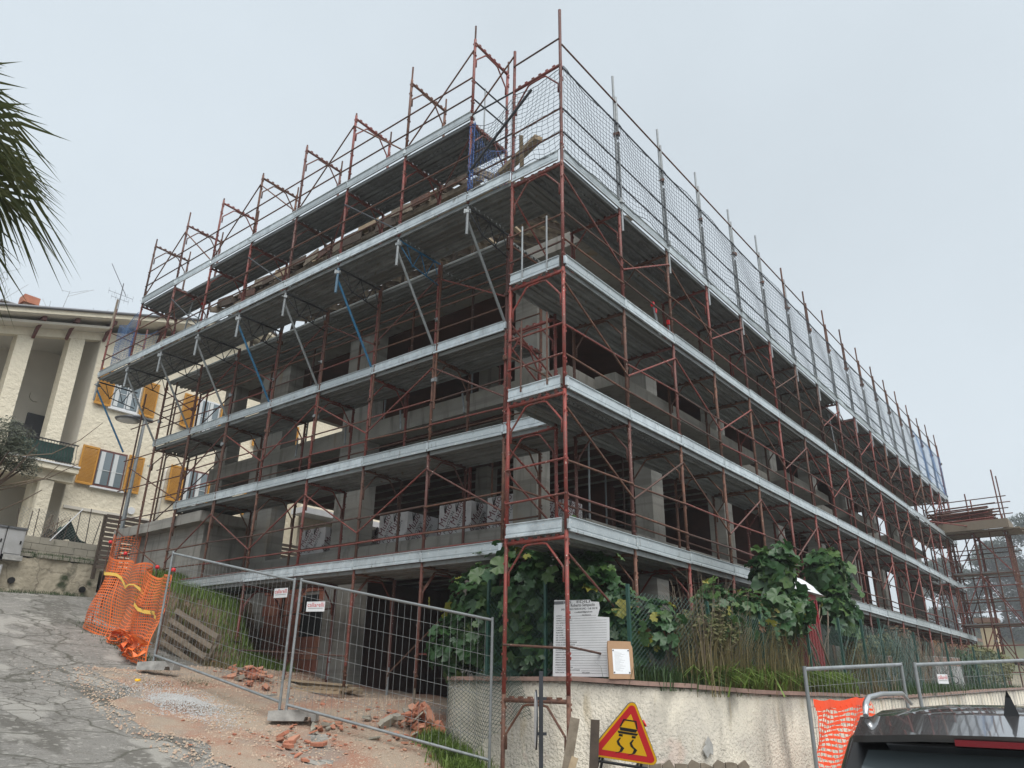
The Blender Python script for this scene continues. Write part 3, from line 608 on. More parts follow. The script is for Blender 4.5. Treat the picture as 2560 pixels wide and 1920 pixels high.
bx('inner_wall', (9.7, 14.15, 3.87), (31, 14.35, 6.4), 'shaded_inner_brick'); bx('inner_wall', (9.7, 14.15, 6.83), (31, 14.35, 9.25), 'shaded_inner_brick'); bx('inner_wall', (2.9, 14.15, .84), (31, 14.35, 3.5), 'shaded_inner_brick')  # unseen back walls, added to keep sky light out of the floors
for i in range(14):
    y = 3.6+i*.75; MB().beam((1.9+rnd.uniform(0, .8), y, 9.62), (2.3+rnd.uniform(0, .9), y+rnd.uniform(-.4, .4), 11.5), .07, .07).build('roof_strut', 'dark_wood', ub)
for i in range(16):
    y = 4+i*.6; p = (1.2+rnd.uniform(-.05, .4), y, 11.05+rnd.uniform(-.1, .25)); MB().beam(p, (p[0]+rnd.uniform(.5, 1.1), y+rnd.uniform(-.8, .8), p[2]+rnd.uniform(.1, .35)), .16, .03).build('loose_board', ('dark_wood', 'grey_wood', 'pale_wood')[i % 3], ub)
for i in range(34):                                   # steel props between the floors
    x = 4.2+rnd.uniform(0, 25); y = 2.6+rnd.uniform(0, 5); z0, z1 = ((3.86, 6.38), (6.82, 9.26))[i % 2]
    tube('prop', (x, y, z0), (x+rnd.uniform(-.05, .05), y, z1-.04), .024, ('brown_rust', 'galvanised_tube', 'red_paint')[i % 3], ub)
for i in range(8): y = 3.4+i*1.35; tube('prop', (3.6+.5*(i % 3), y, 6.82), (3.62+.5*(i % 3), y, 9.24), .024, 'red_paint' if i % 2 else 'galvanised_tube', ub)
# beam and boards hung under the top deck near the corner
for args in (((1.15, 2.2, 10.55), (1.15, 5.2, 10.6), .08, .2), ((.35, .75, 10.35), (1.2, 3.1, 10.5), .16, .09), ((.9, 2.0, 10.2), (1.3, 3.4, 9.7), .1, .06), ((1.0, 2.9, 10.55), (2.2, 2.6, 10.0), .1, .05), ((1.0, 3.7, 10.55), (2.2, 3.3, 10.0), .1, .05), ((.15, 1.0, 10.4), (.6, 1.3, 9.5), .07, .05)):
    MB().beam(*args).build('timber', 'pale_wood', ub)
for a in (((.9, 14.6, 10.5), (.5, 15.7, 10.1)), ((1.0, 13.8, 10.25), (1.5, 15.4, 10.3)), ((1.2, 14.2, 10.1), (.4, 14.5, 10.35)), ((1.6, 14.0, 10.2), (.5, 15.0, 10.25))): MB().beam(*a, .12, .05).build('timber', 'pale_wood', ub)
# ================================================================ cream house
H = thing('house', 'cream roughcast house with ochre louvred shutters behind the left end of the scaffold', 'house', (1.2, 21.5, 5.2))
hb = lambda name, lo, hi, m, p=H: MB().box(lo, hi).build(name, m, p)
rs18 = math.tan(R(17.5))
vz = lambda x: 13.15+(x-1.25)*rs18 if x < 7 else 13.15+5.75*rs18-(x-7)*rs18
MB().prism([(1.25, 4.6), (16, 4.6), (16, vz(16)-.25), (7, vz(7)-.25), (1.25, vz(1.25)-.25)], frame_mtx((0, 21.5, 0), (1, 0, 0), za=(0, -1, 0)) @ Matrix.Diagonal((1, 1, -1, 1)), 9).build('wall', 'house_plaster', H)
hb('porch_wall', (-7, 24.3, 4.6), (1.249, 24.6, 12.6), 'porch_plaster'); hb('porch_side', (1.235, 21.52, 4.6), (1.249, 24.3, 12.85), 'porch_plaster')
MB().prism([(-7, 10.45), (1.24, 12.86), (1.24, 12.95), (-7, 10.54)], frame_mtx((0, 24.3, 0), (1, 0, 0), za=(0, -1, 0)), 3.4).build('porch_ceiling', 'porch_plaster', H)
def hx(x0, x1, z0, z1, y0, y1, nm, m): return hb(nm, (x0, y0, z0), (x1, y1, z1), m)
hx(.24, .72, 4.6, 12.55, 21.5, 22.0, 'column', 'house_plaster'); hx(-1.33, -.85, 4.6, 12.1, 21.5, 22.0, 'column', 'house_plaster')
MB().prism([(-7, 10.2), (1.24, 12.56), (1.24, 12.9), (-7, 10.5)], frame_mtx((0, 21.75, 0), (1, 0, 0), za=(0, -1, 0)), .28).build('porch_beam', 'house_plaster', H)
# roof: slab rising to the right, fascia, brackets, gutter, tiles
for (xa, xb) in ((-7.4, 7), (7, 16.6)):
    za, zb = vz(xa), vz(xb)
    if xa < 0: za = 13.15+(xa-1.25)*rs18
    r_ = MB().prism([(xa, za), (xb, zb), (xb, zb+.16), (xa, za+.16)], frame_mtx((0, 31, 0), (1, 0, 0), za=(0, -1, 0)), 10.4).build('roof', 'porch_plaster', H)
    MB().prism([(xa-.05, za+.165), (xb, zb+.165), (xb, zb+.26), (xa-.05, za+.26)], frame_mtx((0, 31, 0), (1, 0, 0), za=(0, -1, 0)), 10.5).build('roof_tiles', 'roof_tile', H)
    MB().prism([(xa, za+.02), (xb, zb+.02), (xb, zb+.19), (xa, za+.19)], frame_mtx((0, 20.58, 0), (1, 0, 0), za=(0, -1, 0)), .03).build('fascia', 'house_plaster', H)
    MB().path([(xa, 20.5, za+.22), (xb, 20.5, zb+.22)], .05, 6).build('gutter', 'lamp_grey', H)
for x in (-4.5, -2.6, -.9, .1, 1.3, 3.2, 5.1):
    z = 13.15+(x-1.25)*rs18
    b = MB(); b.beam((x, 20.75, z-.07), (x, 21.6, z-.07), .13, .13); b.path([(x, 20.95, z-.14), (x, 21.25, z-.28), (x, 21.48, z-.62)], [.06, .07, .06], 4); b.build('eave_bracket', 'red_frame', H)
def shutter_win(x, z0, z1, name='window', both=True):
    wn = hb(name, (x+.58, 21.44, z0-.02), (x+1.56, 21.52, z1+.02), 'red_frame' if z0 < 9 else 'white_panel')
    for a in (x+.63, x+1.09):
        hb('pane', (a, 21.425, z0+.05), (a+.42, 21.438, z1-.05), 'window_glass', wn); hb('curtain', (a+.03, 21.415, z0+.06), (a+.17, 21.423, z1-.06), 'curtain', wn)
        hb('glazing_bar', (a, 21.41, z0+.55), (a+.42, 21.422, z0+.57), 'curtain', wn)
    hb('sill', (x+.5, 21.36, z0-.1), (x+1.65, 21.5, z0-.04), 'white_panel', wn)
    for sx in (x, x+1.6) if both else (x,):
        s_ = MB(); w_ = .56
        for (a, c, d, e) in ((0, .05, 0, z1-z0+.08), (w_-.05, w_, 0, z1-z0+.08), (.05, w_-.05, 0, .07), (.05, w_-.05, z1-z0+.01, z1-z0+.08)): s_.box((sx+a, 21.36, z0-.05+d), (sx+c, 21.41, z0-.05+e))
        sh = s_.build('shutter', 'shutter', H); n = 26; st = (z1-z0-.06)/n
        lm = MB()
        for i in range(n): lm.add([(sx+.05, 21.365, z0+.02+i*st), (sx+w_-.05, 21.365, z0+.02+i*st), (sx+w_-.05, 21.4, z0+.02+(i+1.1)*st), (sx+.05, 21.4, z0+.02+(i+1.1)*st)], [(0, 1, 2, 3)])
        stuff(lm.build('louvres', 'shutter', sh))
for x in (1.44, 4.62, 7.8): shutter_win(x, 7.33, 8.6); shutter_win(x, 10.22, 11.5)
MB().path([(3.5, 21.38, 6.67), (3.5, 21.5, 6.67)], .13, 12).build('vent_cover', 'white_panel', H)
MB().path([(4.45, 21.4, 4.7), (4.45, 21.4, 8.3), (4.5, 21.45, 8.5)], .05, 6).build('drain_pipe', 'porch_plaster', H); hb('string_course', (1.3, 21.44, 6.4), (16, 21.52, 6.5), 'porch_plaster')
# side volume with balcony seen through the building
hb('wing_wall', (8.6, 18.6, 4.2), (16, 21.4, 8.2), 'orange_wall' if False else 'house_plaster'); hb('wing_balcony', (8.2, 17.8, 7.0), (16, 18.59, 7.22), 'white_panel'); hb('wing_door', (10.6, 18.52, 5.0), (11.6, 18.61, 6.9), 'red_frame')
# balcony, railing
bl = hb('balcony', (-.95, 20.62, 7.4), (1.22, 24.3, 7.58), 'house_plaster'); hb('balcony_edge', (-1.0, 20.56, 7.58), (1.22, 24.28, 7.63), 'white_panel', bl)
hb('balcony_beam', (-.95, 20.9, 7.12), (1.22, 21.2, 7.4), 'house_plaster', bl); hx(.28, .68, 4.6, 7.1, 20.95, 21.2, 'column', 'house_plaster')
rl = MB().beam((-.9, 20.66, 8.33), (1.05, 20.66, 8.33), .05, .035).build('railing', 'black', H)
for i in range(22):
    x = -.88+i*.09; MB().path([(x, 20.66, 7.66), (x+.01, 20.58, 7.85), (x, 20.64, 8.05), (x, 20.66, 8.32)], .009, 4).build('baluster', 'black', rl)
MB().beam((-.9, 20.66, 7.7), (1.05, 20.66, 7.7), .03, .03).build('bottom_rail', 'black', rl); hb('screen', (-.85, 20.69, 7.72), (.95, 20.70, 8.25), 'tarp_green', rl)
MB().beam((-.9, 20.66, 8.33), (-2.6, 22.6, 8.5), .05, .035).build('side_rail', 'black', rl); hb('parapet_post', (-1.15, 20.9, 7.4), (-.98, 21.1, 8.5), 'house_plaster')
hb('porch_door', (-.95, 24.22, 7.6), (-.2, 24.32, 9.9), 'black'); hb('porch_door', (.35, 24.2, 7.6), (1.0, 24.32, 10.1), 'dark_post'); hb('gate_panel', (-1.2, 22.4, 8.1), (.1, 22.45, 9.15), 'black')
MB().path([(.45, 24.2, 10.75), (.45, 24.29, 10.75)], .2, 10).build('wall_lamp', 'porch_plaster', H); hb('cellar_door', (-1.6, 24.2, 4.7), (-.6, 24.31, 6.3), 'red_frame')
MB().prism([(-3.6, 5.2), (-.9, 6.9), (-.9, 7.2), (-3.6, 5.5)], frame_mtx((0, 22.6, 0), (1, 0, 0), za=(0, -1, 0)), .9).build('outside_stair', 'porch_plaster', H)
ch = hb('chimney', (-.75, 24.2, 12.6), (-.35, 24.6, 14.2), 'roof_tile'); hb('chimney_cap', (-.82, 24.13, 14.2), (-.28, 24.67, 14.5), 'tile', ch)
ch = hb('chimney', (-1.35, 24.4, 12.4), (-1.0, 24.7, 14.0), 'plinth'); hb('chimney_cap', (-1.45, 24.3, 14.0), (-.9, 24.8, 14.06), 'plinth', ch)
def antenna(x, y, z, h, lab, ang):
    a = thing('aerial', lab, 'aerial', (x, y, z)); tube('mast', (x, y, z), (x, y, z+h), .02, 'lamp_grey', a); u = Vector((math.cos(ang), 0, math.sin(ang))); p = Vector((x, y, z+h*.93))
    tube('boom', p-u*.35, p+u*1.1, .012, 'lamp_grey', a)
    for i in range(14): c = p+u*(-.3+i*.1); tube('element', c-Vector((.03, .14, .06)), c+Vector((.03, .14, .06)), .006, 'lamp_grey', a)
    for dz, l in ((-.55, .5), (-.75, .35)):
        q = Vector((x, y, z+h+dz)); tube('boom', q-Vector((l, 0, 0)), q+Vector((l, 0, 0)), .008, 'lamp_grey', a)
        for i in range(5): c = q+Vector((-l+i*l*.5, 0, 0)); tube('element', c-Vector((0, 0, .13)), c+Vector((0, 0, .13)), .005, 'lamp_grey', a)
antenna(2.6, 24.5, 13.3, 3.3, 'tall tilted television aerial on the cream house roof beside the scaffold', R(125))
antenna(5.2, 25.5, 14.3, 2.3, 'small comb-shaped television aerial seen between the two top decks', R(60))

# ================================================================ walls and fences on the left
ow = thing('street_wall', 'old crumbling stained plaster wall at the top of the road', 'wall', (-1, 18.5, 3.2))
n_ = 26; b = MB()
for i in range(n_+1):
    x = -9+i*(10.7/n_); yo = 18.5+.05*math.sin(i*1.7); top = 4.3+.05*math.sin(i*2.3)+.05*math.sin(i*.9)
    b.v += [(x, yo-.06*math.sin(i*3), 2.3), (x, yo+.04*math.sin(i*2.1), 3.3), (x, yo, top), (x, yo+.5, top+.02)]
for i in range(n_):
    for k in range(3): b.f.append((i*4+k, i*4+4+k, i*4+5+k, i*4+1+k)); b.sm.append(False)
b.build('plaster_face', 'old_plaster', ow); 
for i, (x, w_) in enumerate(((-.9, .7), (-.15, .9), (.8, .8))): MB().cbox((x+w_/2, 18.62, 4.36), (w_-.02, .36, .09)).build('capping_slab', 'block', ow)
for (x, z) in ((-.62, 3.62), (1.28, 3.55)): MB().path([(x, 18.38, z), (x, 18.46, z)], .09, 8).build('drain_hole', 'black', ow)
bw = thing('block_wall', 'low grey concrete block wall above the old plaster wall', 'wall', (.4, 19.1, 4.3))
blk = shared('block_piece', lambda: MB().box((0, 0, 0), (.385, .2, .185)), 'block')
for j in range(4):
    for i in range(7): link('block', blk, bw, Matrix.Translation((-.55+i*.395+(.2 if j % 2 else 0), 19.0+rnd.uniform(-.008, .008), 4.2+j*.195)) @ Matrix.Rotation(R(rnd.uniform(-.7, .7)), 4, 'Y'))
for i, (x, z, w_, h_, lab) in enumerate(((-1.05, 4.28, .46, .72, 'right grey utility cabinet with locked door on the old wall'), (-1.56, 4.28, .48, .72, 'left grey utility cabinet on the old wall by the photo edge'))):
    c = thing('utility_cabinet', lab, 'cabinet', (x, 18.4, z), 'utility cabinets on the old wall')
    MB().box((x, 18.32, z), (x+w_, 18.7, z+h_)).build('body', 'cabinet', c); MB().box((x+.03, 18.3, z+.04), (x+w_-.03, 18.318, z+h_-.05)).build('door', 'cabinet', c)
    MB().cbox((x+w_-.08, 18.295, z+h_*.5), (.04, .02, .09)).build('lock', 'black', c); MB().box((x-.03, 18.28, z+h_), (x+w_+.03, 18.72, z+h_+.05)).build('lid', 'lamp_grey', c); MB().box((x-.05, 18.25, z-.14), (x+w_+.05, 18.7, z)).build('plinth', 'foot_concrete', c)
c = thing('meter_box', 'flat grey meter box set low into the old wall', 'meter box', (-1.2, 18.4, 3.5)); MB().box((-1.45, 18.33, 3.45), (-.95, 18.5, 4.0)).build('body', 'cabinet', c); MB().box((-1.41, 18.32, 3.49), (-.99, 18.328, 3.96)).build('door', 'white_panel', c)
def chainlink(name, parent, P0, P1, h, cell, r, m, z0a=0, z0b=0, wave=0):
    P0 = Vector(P0); P1 = Vector(P1); L = (P1-P0); ln = L.length; u = L/ln; nrm = Vector((-u.y, u.x, 0)).normalized(); b = MB(); n = int(ln/cell); hh = h
    for i in range(-int(h/cell), n+1):
        for s in (1, -1):
            a0 = max(0, -i*cell) if s == 1 else max(0, -i*cell); a1 = min(hh, ln-i*cell)
            if a1 <= a0: continue
            if s == 1: p = P0+u*(i*cell+a0)+Vector((0, 0, a0)); q = P0+u*(i*cell+a1)+Vector((0, 0, a1))
            else: p = P0+u*(i*cell+a0)+Vector((0, 0, hh-a0)); q = P0+u*(i*cell+a1)+Vector((0, 0, hh-a1))
            if wave:
                mid = (p+q)/2+nrm*wave*math.sin(i*.9); b.path([p+nrm*.3*wave*math.sin(i*.7), mid, q+nrm*.5*wave*math.sin(i*.5)], r, 3, False)
            else: b.path([p, q], r, 3, False)
    return b.build(name, m, parent)
gf = thing('wire_fence', 'rusty wire fence with leaning stakes on the block wall before the cream house', 'fence', (.4, 19.15, 4.9))
chainlink('mesh', gf, (-.6, 19.1, 4.95), (1.7, 19.1, 5.0), .85, .1, .003, 'grey_wire', wave=.02)
for i in range(9): x = -.6+i*.27+rnd.uniform(-.08, .08); tube('stake', (x, 19.12, 4.9), (x+rnd.uniform(-.1, .12), 19.12, 5.6+rnd.uniform(-.1, .5)), .014, 'dark_wood', gf)
tube('stake', (.3, 19.0, 4.9), (1.05, 19.1, 6.0), .015, 'white_panel', gf)
tp = MB(); 
for i in range(9):
    for j in range(6):
        u, v = i/8, j/5; tp.v.append((.15+1.5*u+.05*math.sin(j*3), 19.4+.5*v, 4.8+.85*math.sin(math.pi*min(1, u*.9+.1))*(1-.5*v)*(.75+.25*math.sin(i*1.9+j))))
for i in range(8):
    for j in range(5): tp.f.append((i*6+j, i*6+6+j, i*6+7+j, i*6+j+1)); tp.sm.append(False)
tag(tp.build('tarpaulin', 'tarp_green'), 'dark green tarpaulin heaped behind the wire fence by the cream house', 'tarpaulin')
tag(stuff(MB().build('x', 'twig')) if False else (lambda b: (b, [b.path([(rnd.uniform(.1, .5), 19.3, 4.85), (rnd.uniform(-.1, .3)+k*.03, 19.3, 5.3), (rnd.uniform(.2, .9), 19.35, 5.5+rnd.uniform(0, .3))], .008, 3) for k in range(16)])[0])(MB()).build('stick_bundle', 'twig'), 'bundle of grey sticks leaning by the green tarpaulin', 'sticks')
sf = thing('slat_fence', 'dark brown horizontal slat fence behind the street lamp', 'fence', (4, 18.0, 4.1))
for s0, s1 in ((1.35, 3.9), (3.96, 6.5), (6.56, 9.1)):
    for i in range(12): MB().cbox(((s0+s1)/2, 18.0, 4.2+i*.138), (s1-s0, .025, .1)).build('slat', 'slat_wood', sf)
    MB().cbox((s0-.0, 18.06, 4.8), (.09, .09, 1.9)).build('post', 'dark_wood', sf)
# street lamp
lx, ly = 1.44, 17.0
lp = thing('street_lamp', 'grey street lamp with flat disc head in front of the cream house', 'street lamp', (lx, ly, gz(lx, ly)))
MB().path([(lx, ly, gz(lx, ly)-.1), (lx, ly, 5.2), (lx, ly, 8.6)], [.07, .062, .045], 10).build('pole', 'galvanised_tube', lp)
MB().path([(lx+.25, ly, 8.62), (lx-.2, ly, 8.66), (lx-.45, ly, 8.62)], [.05, .06, .04], 6).build('arm', 'lamp_grey', lp)
MB().path([(lx-.5, ly, 8.46), (lx-.5, ly, 8.5), (lx-.5, ly, 8.56), (lx-.5, ly, 8.64)], [.34, .37, .2, .05], 20).build('lamp_head', 'lamp_grey', lp); MB().path([(lx-.5, ly, 8.44), (lx-.5, ly, 8.459)], [.2, .3], 16).build('diffuser', 'white_panel', lp)

# ================================================================ mesh fence panels with feet
def panel(P, Q, za, zb, lab, h=2.0, sign=None, foot=True, wires=True, r=.021, gap=0, hooks=True):
    """P, Q plan ends; za, zb z of the post feet"""
    P = Vector((P[0], P[1], 0)); Q = Vector((Q[0], Q[1], 0)); d = (Q-P); ln = d.length; u = d/ln
    A = lambda s, z: P+u*s+Vector((0, 0, za+(zb-za)*s/ln+z))
    t = thing('mesh_fence_panel', lab, 'fence panel', A(ln/2, 0), 'mobile mesh fence panels')
    tube('post', A(0, 0), A(0, h), r, 'galvanised_tube', t); tube('post', A(ln, 0), A(ln, h), r, 'galvanised_tube', t)
    tube('top_rail', A(0, h-.04), A(ln, h-.04), r, 'galvanised_tube', t); tube('bottom_rail', A(0, .14), A(ln, .14), r, 'galvanised_tube', t)
    n = int(ln/.105)
    for i in range(1, n): tube('wire', A(i*ln/n, .14), A(i*ln/n, h-.04), .0024, 'grey_wire', t)
    for i in range(1, 7): tube('wire', A(0, .14+i*.265), A(ln, .14+i*.265), .0026, 'grey_wire', t)
    for sp, sz in (sign or ()):
        o = A(sp, sz); nv = Vector((u.y, -u.x, 0)); 
        if nv.dot(CAM-o) < 0: nv = -nv
        xd = Vector((0, 0, 1)).cross(nv); mt = Matrix(((xd.x, 0, nv.x, o.x), (xd.y, 0, nv.y, o.y), (xd.z, 1, nv.z, o.z), (0, 0, 0, 1)))
        pl_ = MB().box((-.16, -.075, .022), (.16, .075, .026), mt).build('name_plate', 'white_panel', t)
        text('callarelli', .095, 'print_red', pl_, mt @ Matrix.Translation((-.145, -.005, .0265)), fit=.29); MB().box((-.13, -.03, .0265), (.13, -.022, .027), mt).build('print_line', 'grey_wire', pl_)
    return t
def foot(x, y, z, ang, lab):
    z += .05
    def mk():
        b = MB(); out = [(-.36, 0), (-.36, .13), (-.12, .15), (.12, .15), (.36, .13), (.36, 0), (.30, 0), (.28, .06), (.2, .06), (.18, 0)]
        b.prism(out, Matrix(((1, 0, 0, 0), (0, 0, -1, .11), (0, 1, 0, 0), (0, 0, 0, 1))), .22); return b
    t = thing('fence_foot', lab, 'fence foot', (x, y, z), 'concrete feet of the mesh fence', ang)
    link('block', shared('foot_block', mk, 'foot_concrete'), t, Matrix.Translation((x, y, z)) @ Matrix.Rotation(ang, 4, 'Z'))
    for s in (-.2, 0, .2): link('socket', shared('foot_socket', lambda: MB().path([(0, 0, .14), (0, 0, .155)], .03, 8), 'black'), t, Matrix.Translation((x, y, z)) @ Matrix.Rotation(ang, 4, 'Z') @ Matrix.Translation((s, 0, -.002)))
panel((-1.24, 8.25), (-.86, 4.80), 1.42, .73, 'mesh fence panel between the orange net and the gravel, upper of the left pair', sign=[(3.2, 1.72)])
panel((-.93, 4.52), (.32, 1.55), .70, .08, 'mesh fence panel across the garage gravel, ending at the corner scaffold post', sign=[(.32, 1.62)])
panel((3.1, -1.9), (6.0, -2.5), -.52, -.39, 'mesh fence panel draped with red netting before the plaster wall', r=.028)
panel((6.17, -2.67), (9.85, -3.83), -.39, -.22, 'mesh fence panel carrying a name plate behind the parked car', r=.03, sign=[(.75, 1.72)])
foot(-1.2, 8.1, gz(-1.24, 8.25)+.02, R(-60), 'concrete fence foot beside the orange net'); foot(-.8, 4.5, yz(-.9, 4.6)+.0, R(-50), 'concrete fence foot on the gravel between two mesh panels')

# ---------------------------------------------------------------- orange barrier net
on = thing('barrier_net', 'sagging bright orange plastic barrier net on stakes beside the road', 'barrier net', (-.7, 11, 1.9))
def onet(s, v):
    """s along, v up: point on the draped sheet"""
    x = -.86+.38*s-.16*math.sin(s*9)*(1-.3*v)-.10*math.sin(s*23+1); y = 8.75+4.0*s
    zb = gz(x, y)+.03; top = 1.68-.16*math.sin(math.pi*min(1, max(0, (s-.0)/.42)))*(1 if s < .42 else 0)-.10*math.sin(math.pi*(s-.42)/.58)*(1 if s >= .42 else 0)
    top += .2*(s > .9); x -= .12*math.sin(v*6+s*14)*(1-v)+.18*(1-v)**2
    return Vector((x, y, zb+v*top+.03*math.sin(s*31+v*5)))
b = MB(); NS, NV = 92, 26
pts = [[onet(i/NS, j/NV) for j in range(NV+1)] for i in range(NS+1)]
for i in range(NS+1):
    for j in range(NV):
        p, q = pts[i][j], pts[i][j+1]; t_ = (pts[min(i+1, NS)][j]-pts[max(i-1, 0)][j]).normalized()*(.016 if i % 23 == 0 else .0075); b.add([p-t_, p+t_, q+t_, q-t_], [(0, 1, 2, 3)])
for j in range(NV+1):
    for i in range(NS):
        p, q = pts[i][j], pts[i+1][j]; t_ = (pts[i][min(j+1, NV)]-pts[i][max(j-1, 0)]).normalized()*(.02 if j in (0, NV) else .010); b.add([p-t_, q-t_, q+t_, p+t_], [(0, 1, 2, 3)])
b.build('mesh', 'orange_net', on)
b = MB()                                               # bunched-up skirt at the near end
for i in range(30):
    for j in range(7):
        s = i/29*.55; p = onet(s, 0); b.v.append((p.x-.05-.10*math.sin(j*1.2)-.05*math.sin(i*2.1+j), p.y, p.z+.05+.07*j*(1-s)+.04*math.sin(i*1.3+j*2)))
for i in range(29):
    for j in range(6):
        if (i+j) % 3: b.f.append((i*7+j, i*7+7+j, i*7+8+j, i*7+j+1)); b.sm.append(False)
b.build('gathered_skirt', 'orange_net', on)
for s, h in ((.0, 1.75), (.42, 1.62), (.78, 1.75), (1., 1.9)):
    p = onet(s, 0); k = tube('stake', (p.x+.16, p.y, p.z-.1), (p.x+.2, p.y, p.z+h), .012, 'brown_rust', on); MB().path([(p.x+.2, p.y, p.z+h-.02), (p.x+.2, p.y, p.z+h+.03), (p.x+.2, p.y, p.z+h+.05)], [.045, .045, .02], 8).build('stake_cap', 'sign_red', k)
b = MB(); tpv = []
for i in range(26):
    s = .02+i/25*.93; v = .50+.34*s+.03*math.sin(i); p = onet(s, v)+Vector((-.05, 0, 0)); hw = .034 if i not in (8, 9, 10, 14, 15) else .015; tpv += [p+Vector((0, 0, -hw)), p+Vector((0, 0, hw))]
b.add(tpv, [(2*i, 2*i+2, 2*i+3, 2*i+1) for i in range(25)]); tpo = b.build('warning_tape', 'yellow_tape', on)
for s, tx in ((.30, 'IN CORSO'), (.17, 'LAVORI')):
    v = .50+.34*s; p = onet(s, v)+Vector((-.065, 0, -.02)); q = onet(s-.09, .50+.34*(s-.09))+Vector((-.065, 0, -.02)); text(tx, .07, 'print', tpo, frame_mtx(p, q-p, za=(-1, -.1, 0)), fit=(q-p).length)
on2 = thing('barrier_net', 'short piece of orange net hanging behind the street lamp beside the concrete block', 'barrier net', (.9, 15.2, 3.2))
b = MB()
for i in range(22):
    b.path([(.55+i*.045, 15.3+.3*math.sin(i*.4), 3.7-.01*i), (.55+i*.045, 15.3+.3*math.sin(i*.4)-.05, 4.75)], .006, 3, False)
for j in range(16): b.path([(.55+i*.045, 15.3+.3*math.sin(i*.4), 3.72+j*.066+.02*math.sin(i)) for i in range(22)], .006, 3, False)
b.build('mesh', 'orange_net', on2)

# ================================================================ garden wall with coping
WP = [(.72, 2.75, 1.27), (.60, 1.9, 1.275), (.53, 1.1, 1.28), (.50, .3, 1.285), (.62, -.2, 1.26), (.95, -.58, 1.235), (1.6, -.93, 1.215), (3, -1.15, 1.16), (5.2, -1.3, 1.12), (9, -1.5, 1.06), (12, -1.66, 1.09), (18, -1.95, 1.2), (34, -2.4, 1.36)]
fine = []
for i in range(len(WP)-1):
    n = max(2, int((Vector(WP[i+1])-Vector(WP[i])).length/.5))
    for j in range(n): fine.append(Vector(WP[i]).lerp(Vector(WP[i+1]), j/n))
fine.append(Vector(WP[-1]))
gw = thing('garden_wall', 'cream roughcast retaining wall with stone coping beside the road', 'wall', (.5, 0, -.4))
nrm = []
for i, p in enumerate(fine):
    d = (fine[min(i+1, len(fine)-1)]-fine[max(i-1, 0)]); d.z = 0; d.normalize(); nrm.append(Vector((-d.y, d.x, 0)))
b = MB()
for p, n in zip(fine, nrm):
    q = p+n*.28; b.v += [(p.x, p.y, -.9), (p.x, p.y, p.z-.055), (q.x, q.y, p.z-.055), (q.x, q.y, -.9)]
for i in range(len(fine)-1):
    for k in range(3): b.f.append((i*4+k, i*4+4+k, i*4+5+k, i*4+1+k)); b.sm.append(k == 0)
b.f.append((0, 1, 2, 3)); b.sm.append(False); b.build('wall_face', 'wall_plaster', gw)
for i in range(0, len(fine)-2, 2):
    a, c = fine[i], fine[i+2]; na, nc = nrm[i], nrm[i+2]; e = .004; b = MB(); a = a.lerp(c, .006); lo = -.035-rnd.uniform(0, .012); dz = rnd.uniform(-.006, .006)
    vs = [a+na*lo, c+nc*lo, c+nc*.30, a+na*.30]; b.add([(v.x, v.y, v.z-.05+dz) for v in vs]+[(v.x, v.y, v.z+.005+dz) for v in vs], [(0, 3, 2, 1), (4, 5, 6, 7), (0, 1, 5, 4), (1, 2, 6, 5), (2, 3, 7, 6), (3, 0, 4, 7)]); b.build('coping_stone', 'coping', gw)
b = MB(); c_ = Vector((1.75, -.985, .45)); mt = frame_mtx(c_, Vector((1.4, -.22, 0)), za=(-.155, -.98, 0)); out = [(math.cos(k*.7)*(.10+.05*math.sin(k*2.7)), math.sin(k*.7)*(.10+.04*math.cos(k*3.1))) for k in range(9)]
b.prism(out, mt, .012).build('repair_patch', 'foot_concrete', gw)
# loose netting hung over the wall end
dn = thing('wire_netting', 'torn green wire netting hanging over the end of the cream wall', 'netting', (.45, 1.9, .3))
b = MB(); f_ = lambda i, j: Vector((.66-.055*i*.25-.05*math.sin(i*.7), 2.72-i*.075-.02*j*(i/22), 1.36-j*.062*(1-.012*i)-.12*math.sin(i*.3)))
for k in range(-18, 24):
    for s in (1, -1):
        p = [f_(k+j if s == 1 else k+18-j, j) for j in range(19) if 0 <= (k+j if s == 1 else k+18-j) <= 22 and j < 18-(.55*max(0, (k+j if s == 1 else k+18-j)-12))]
        if len(p) > 1: b.path(p, .0032, 3, False)
b.build('mesh', 'green_wire', dn)
# chain-link fence on the wall
cf = thing('chain_link_fence', 'green chain-link fence on posts above the coping of the cream wall', 'fence', (5, -1.1, 1.2))
idx = [i for i, p in enumerate(fine) if p.x > .85 or (p.x > .5 and p.y > .9)]
inner = [fine[i]+nrm[i]*.2 for i in range(len(fine))]
ang = [(1.0, -.32), (2.35, -.85), (3.95, -1.0), (5.75, -1.12), (7.35, -1.2), (8.6, -1.28), (9.7, -1.35), (12.2, -1.46), (15, -1.6), (18, -1.75), (22, -1.85)]
tops = [2.45, 2.3, 2.3, 2.35, 2.4, 2.45, 2.55, 2.4, 2.3, 2.3, 2.4]
for (x, y), tz in zip(ang, tops): MB().box((x-.022, y-.022, 1.0), (x+.022, y+.022, tz+.05)).build('post', 'green_post', cf)
for i in range(len(ang)-1):
    if i < 7: chainlink('mesh', cf, (*ang[i], 1.2), (*ang[i+1], 1.17), tops[i]-1.25, .068, .0026 if i < 2 else .0019, 'green_wire', wave=.0 if i < 4 else .05)
    else: chainlink('mesh', cf, (*ang[i], 1.2), (*ang[i+1], 1.25), 1.05, .11, .0024, 'green_wire', wave=.08)
for i in (5, 6):
    for k in range(3): chainlink('mesh', cf, (ang[i][0]+.05*k, ang[i][1]-.06*k, 1.25), (ang[i+1][0]-.2*k, ang[i+1][1]-.05, 1.2), 1.15-.1*k, .08, .0022, 'green_wire', wave=.09)
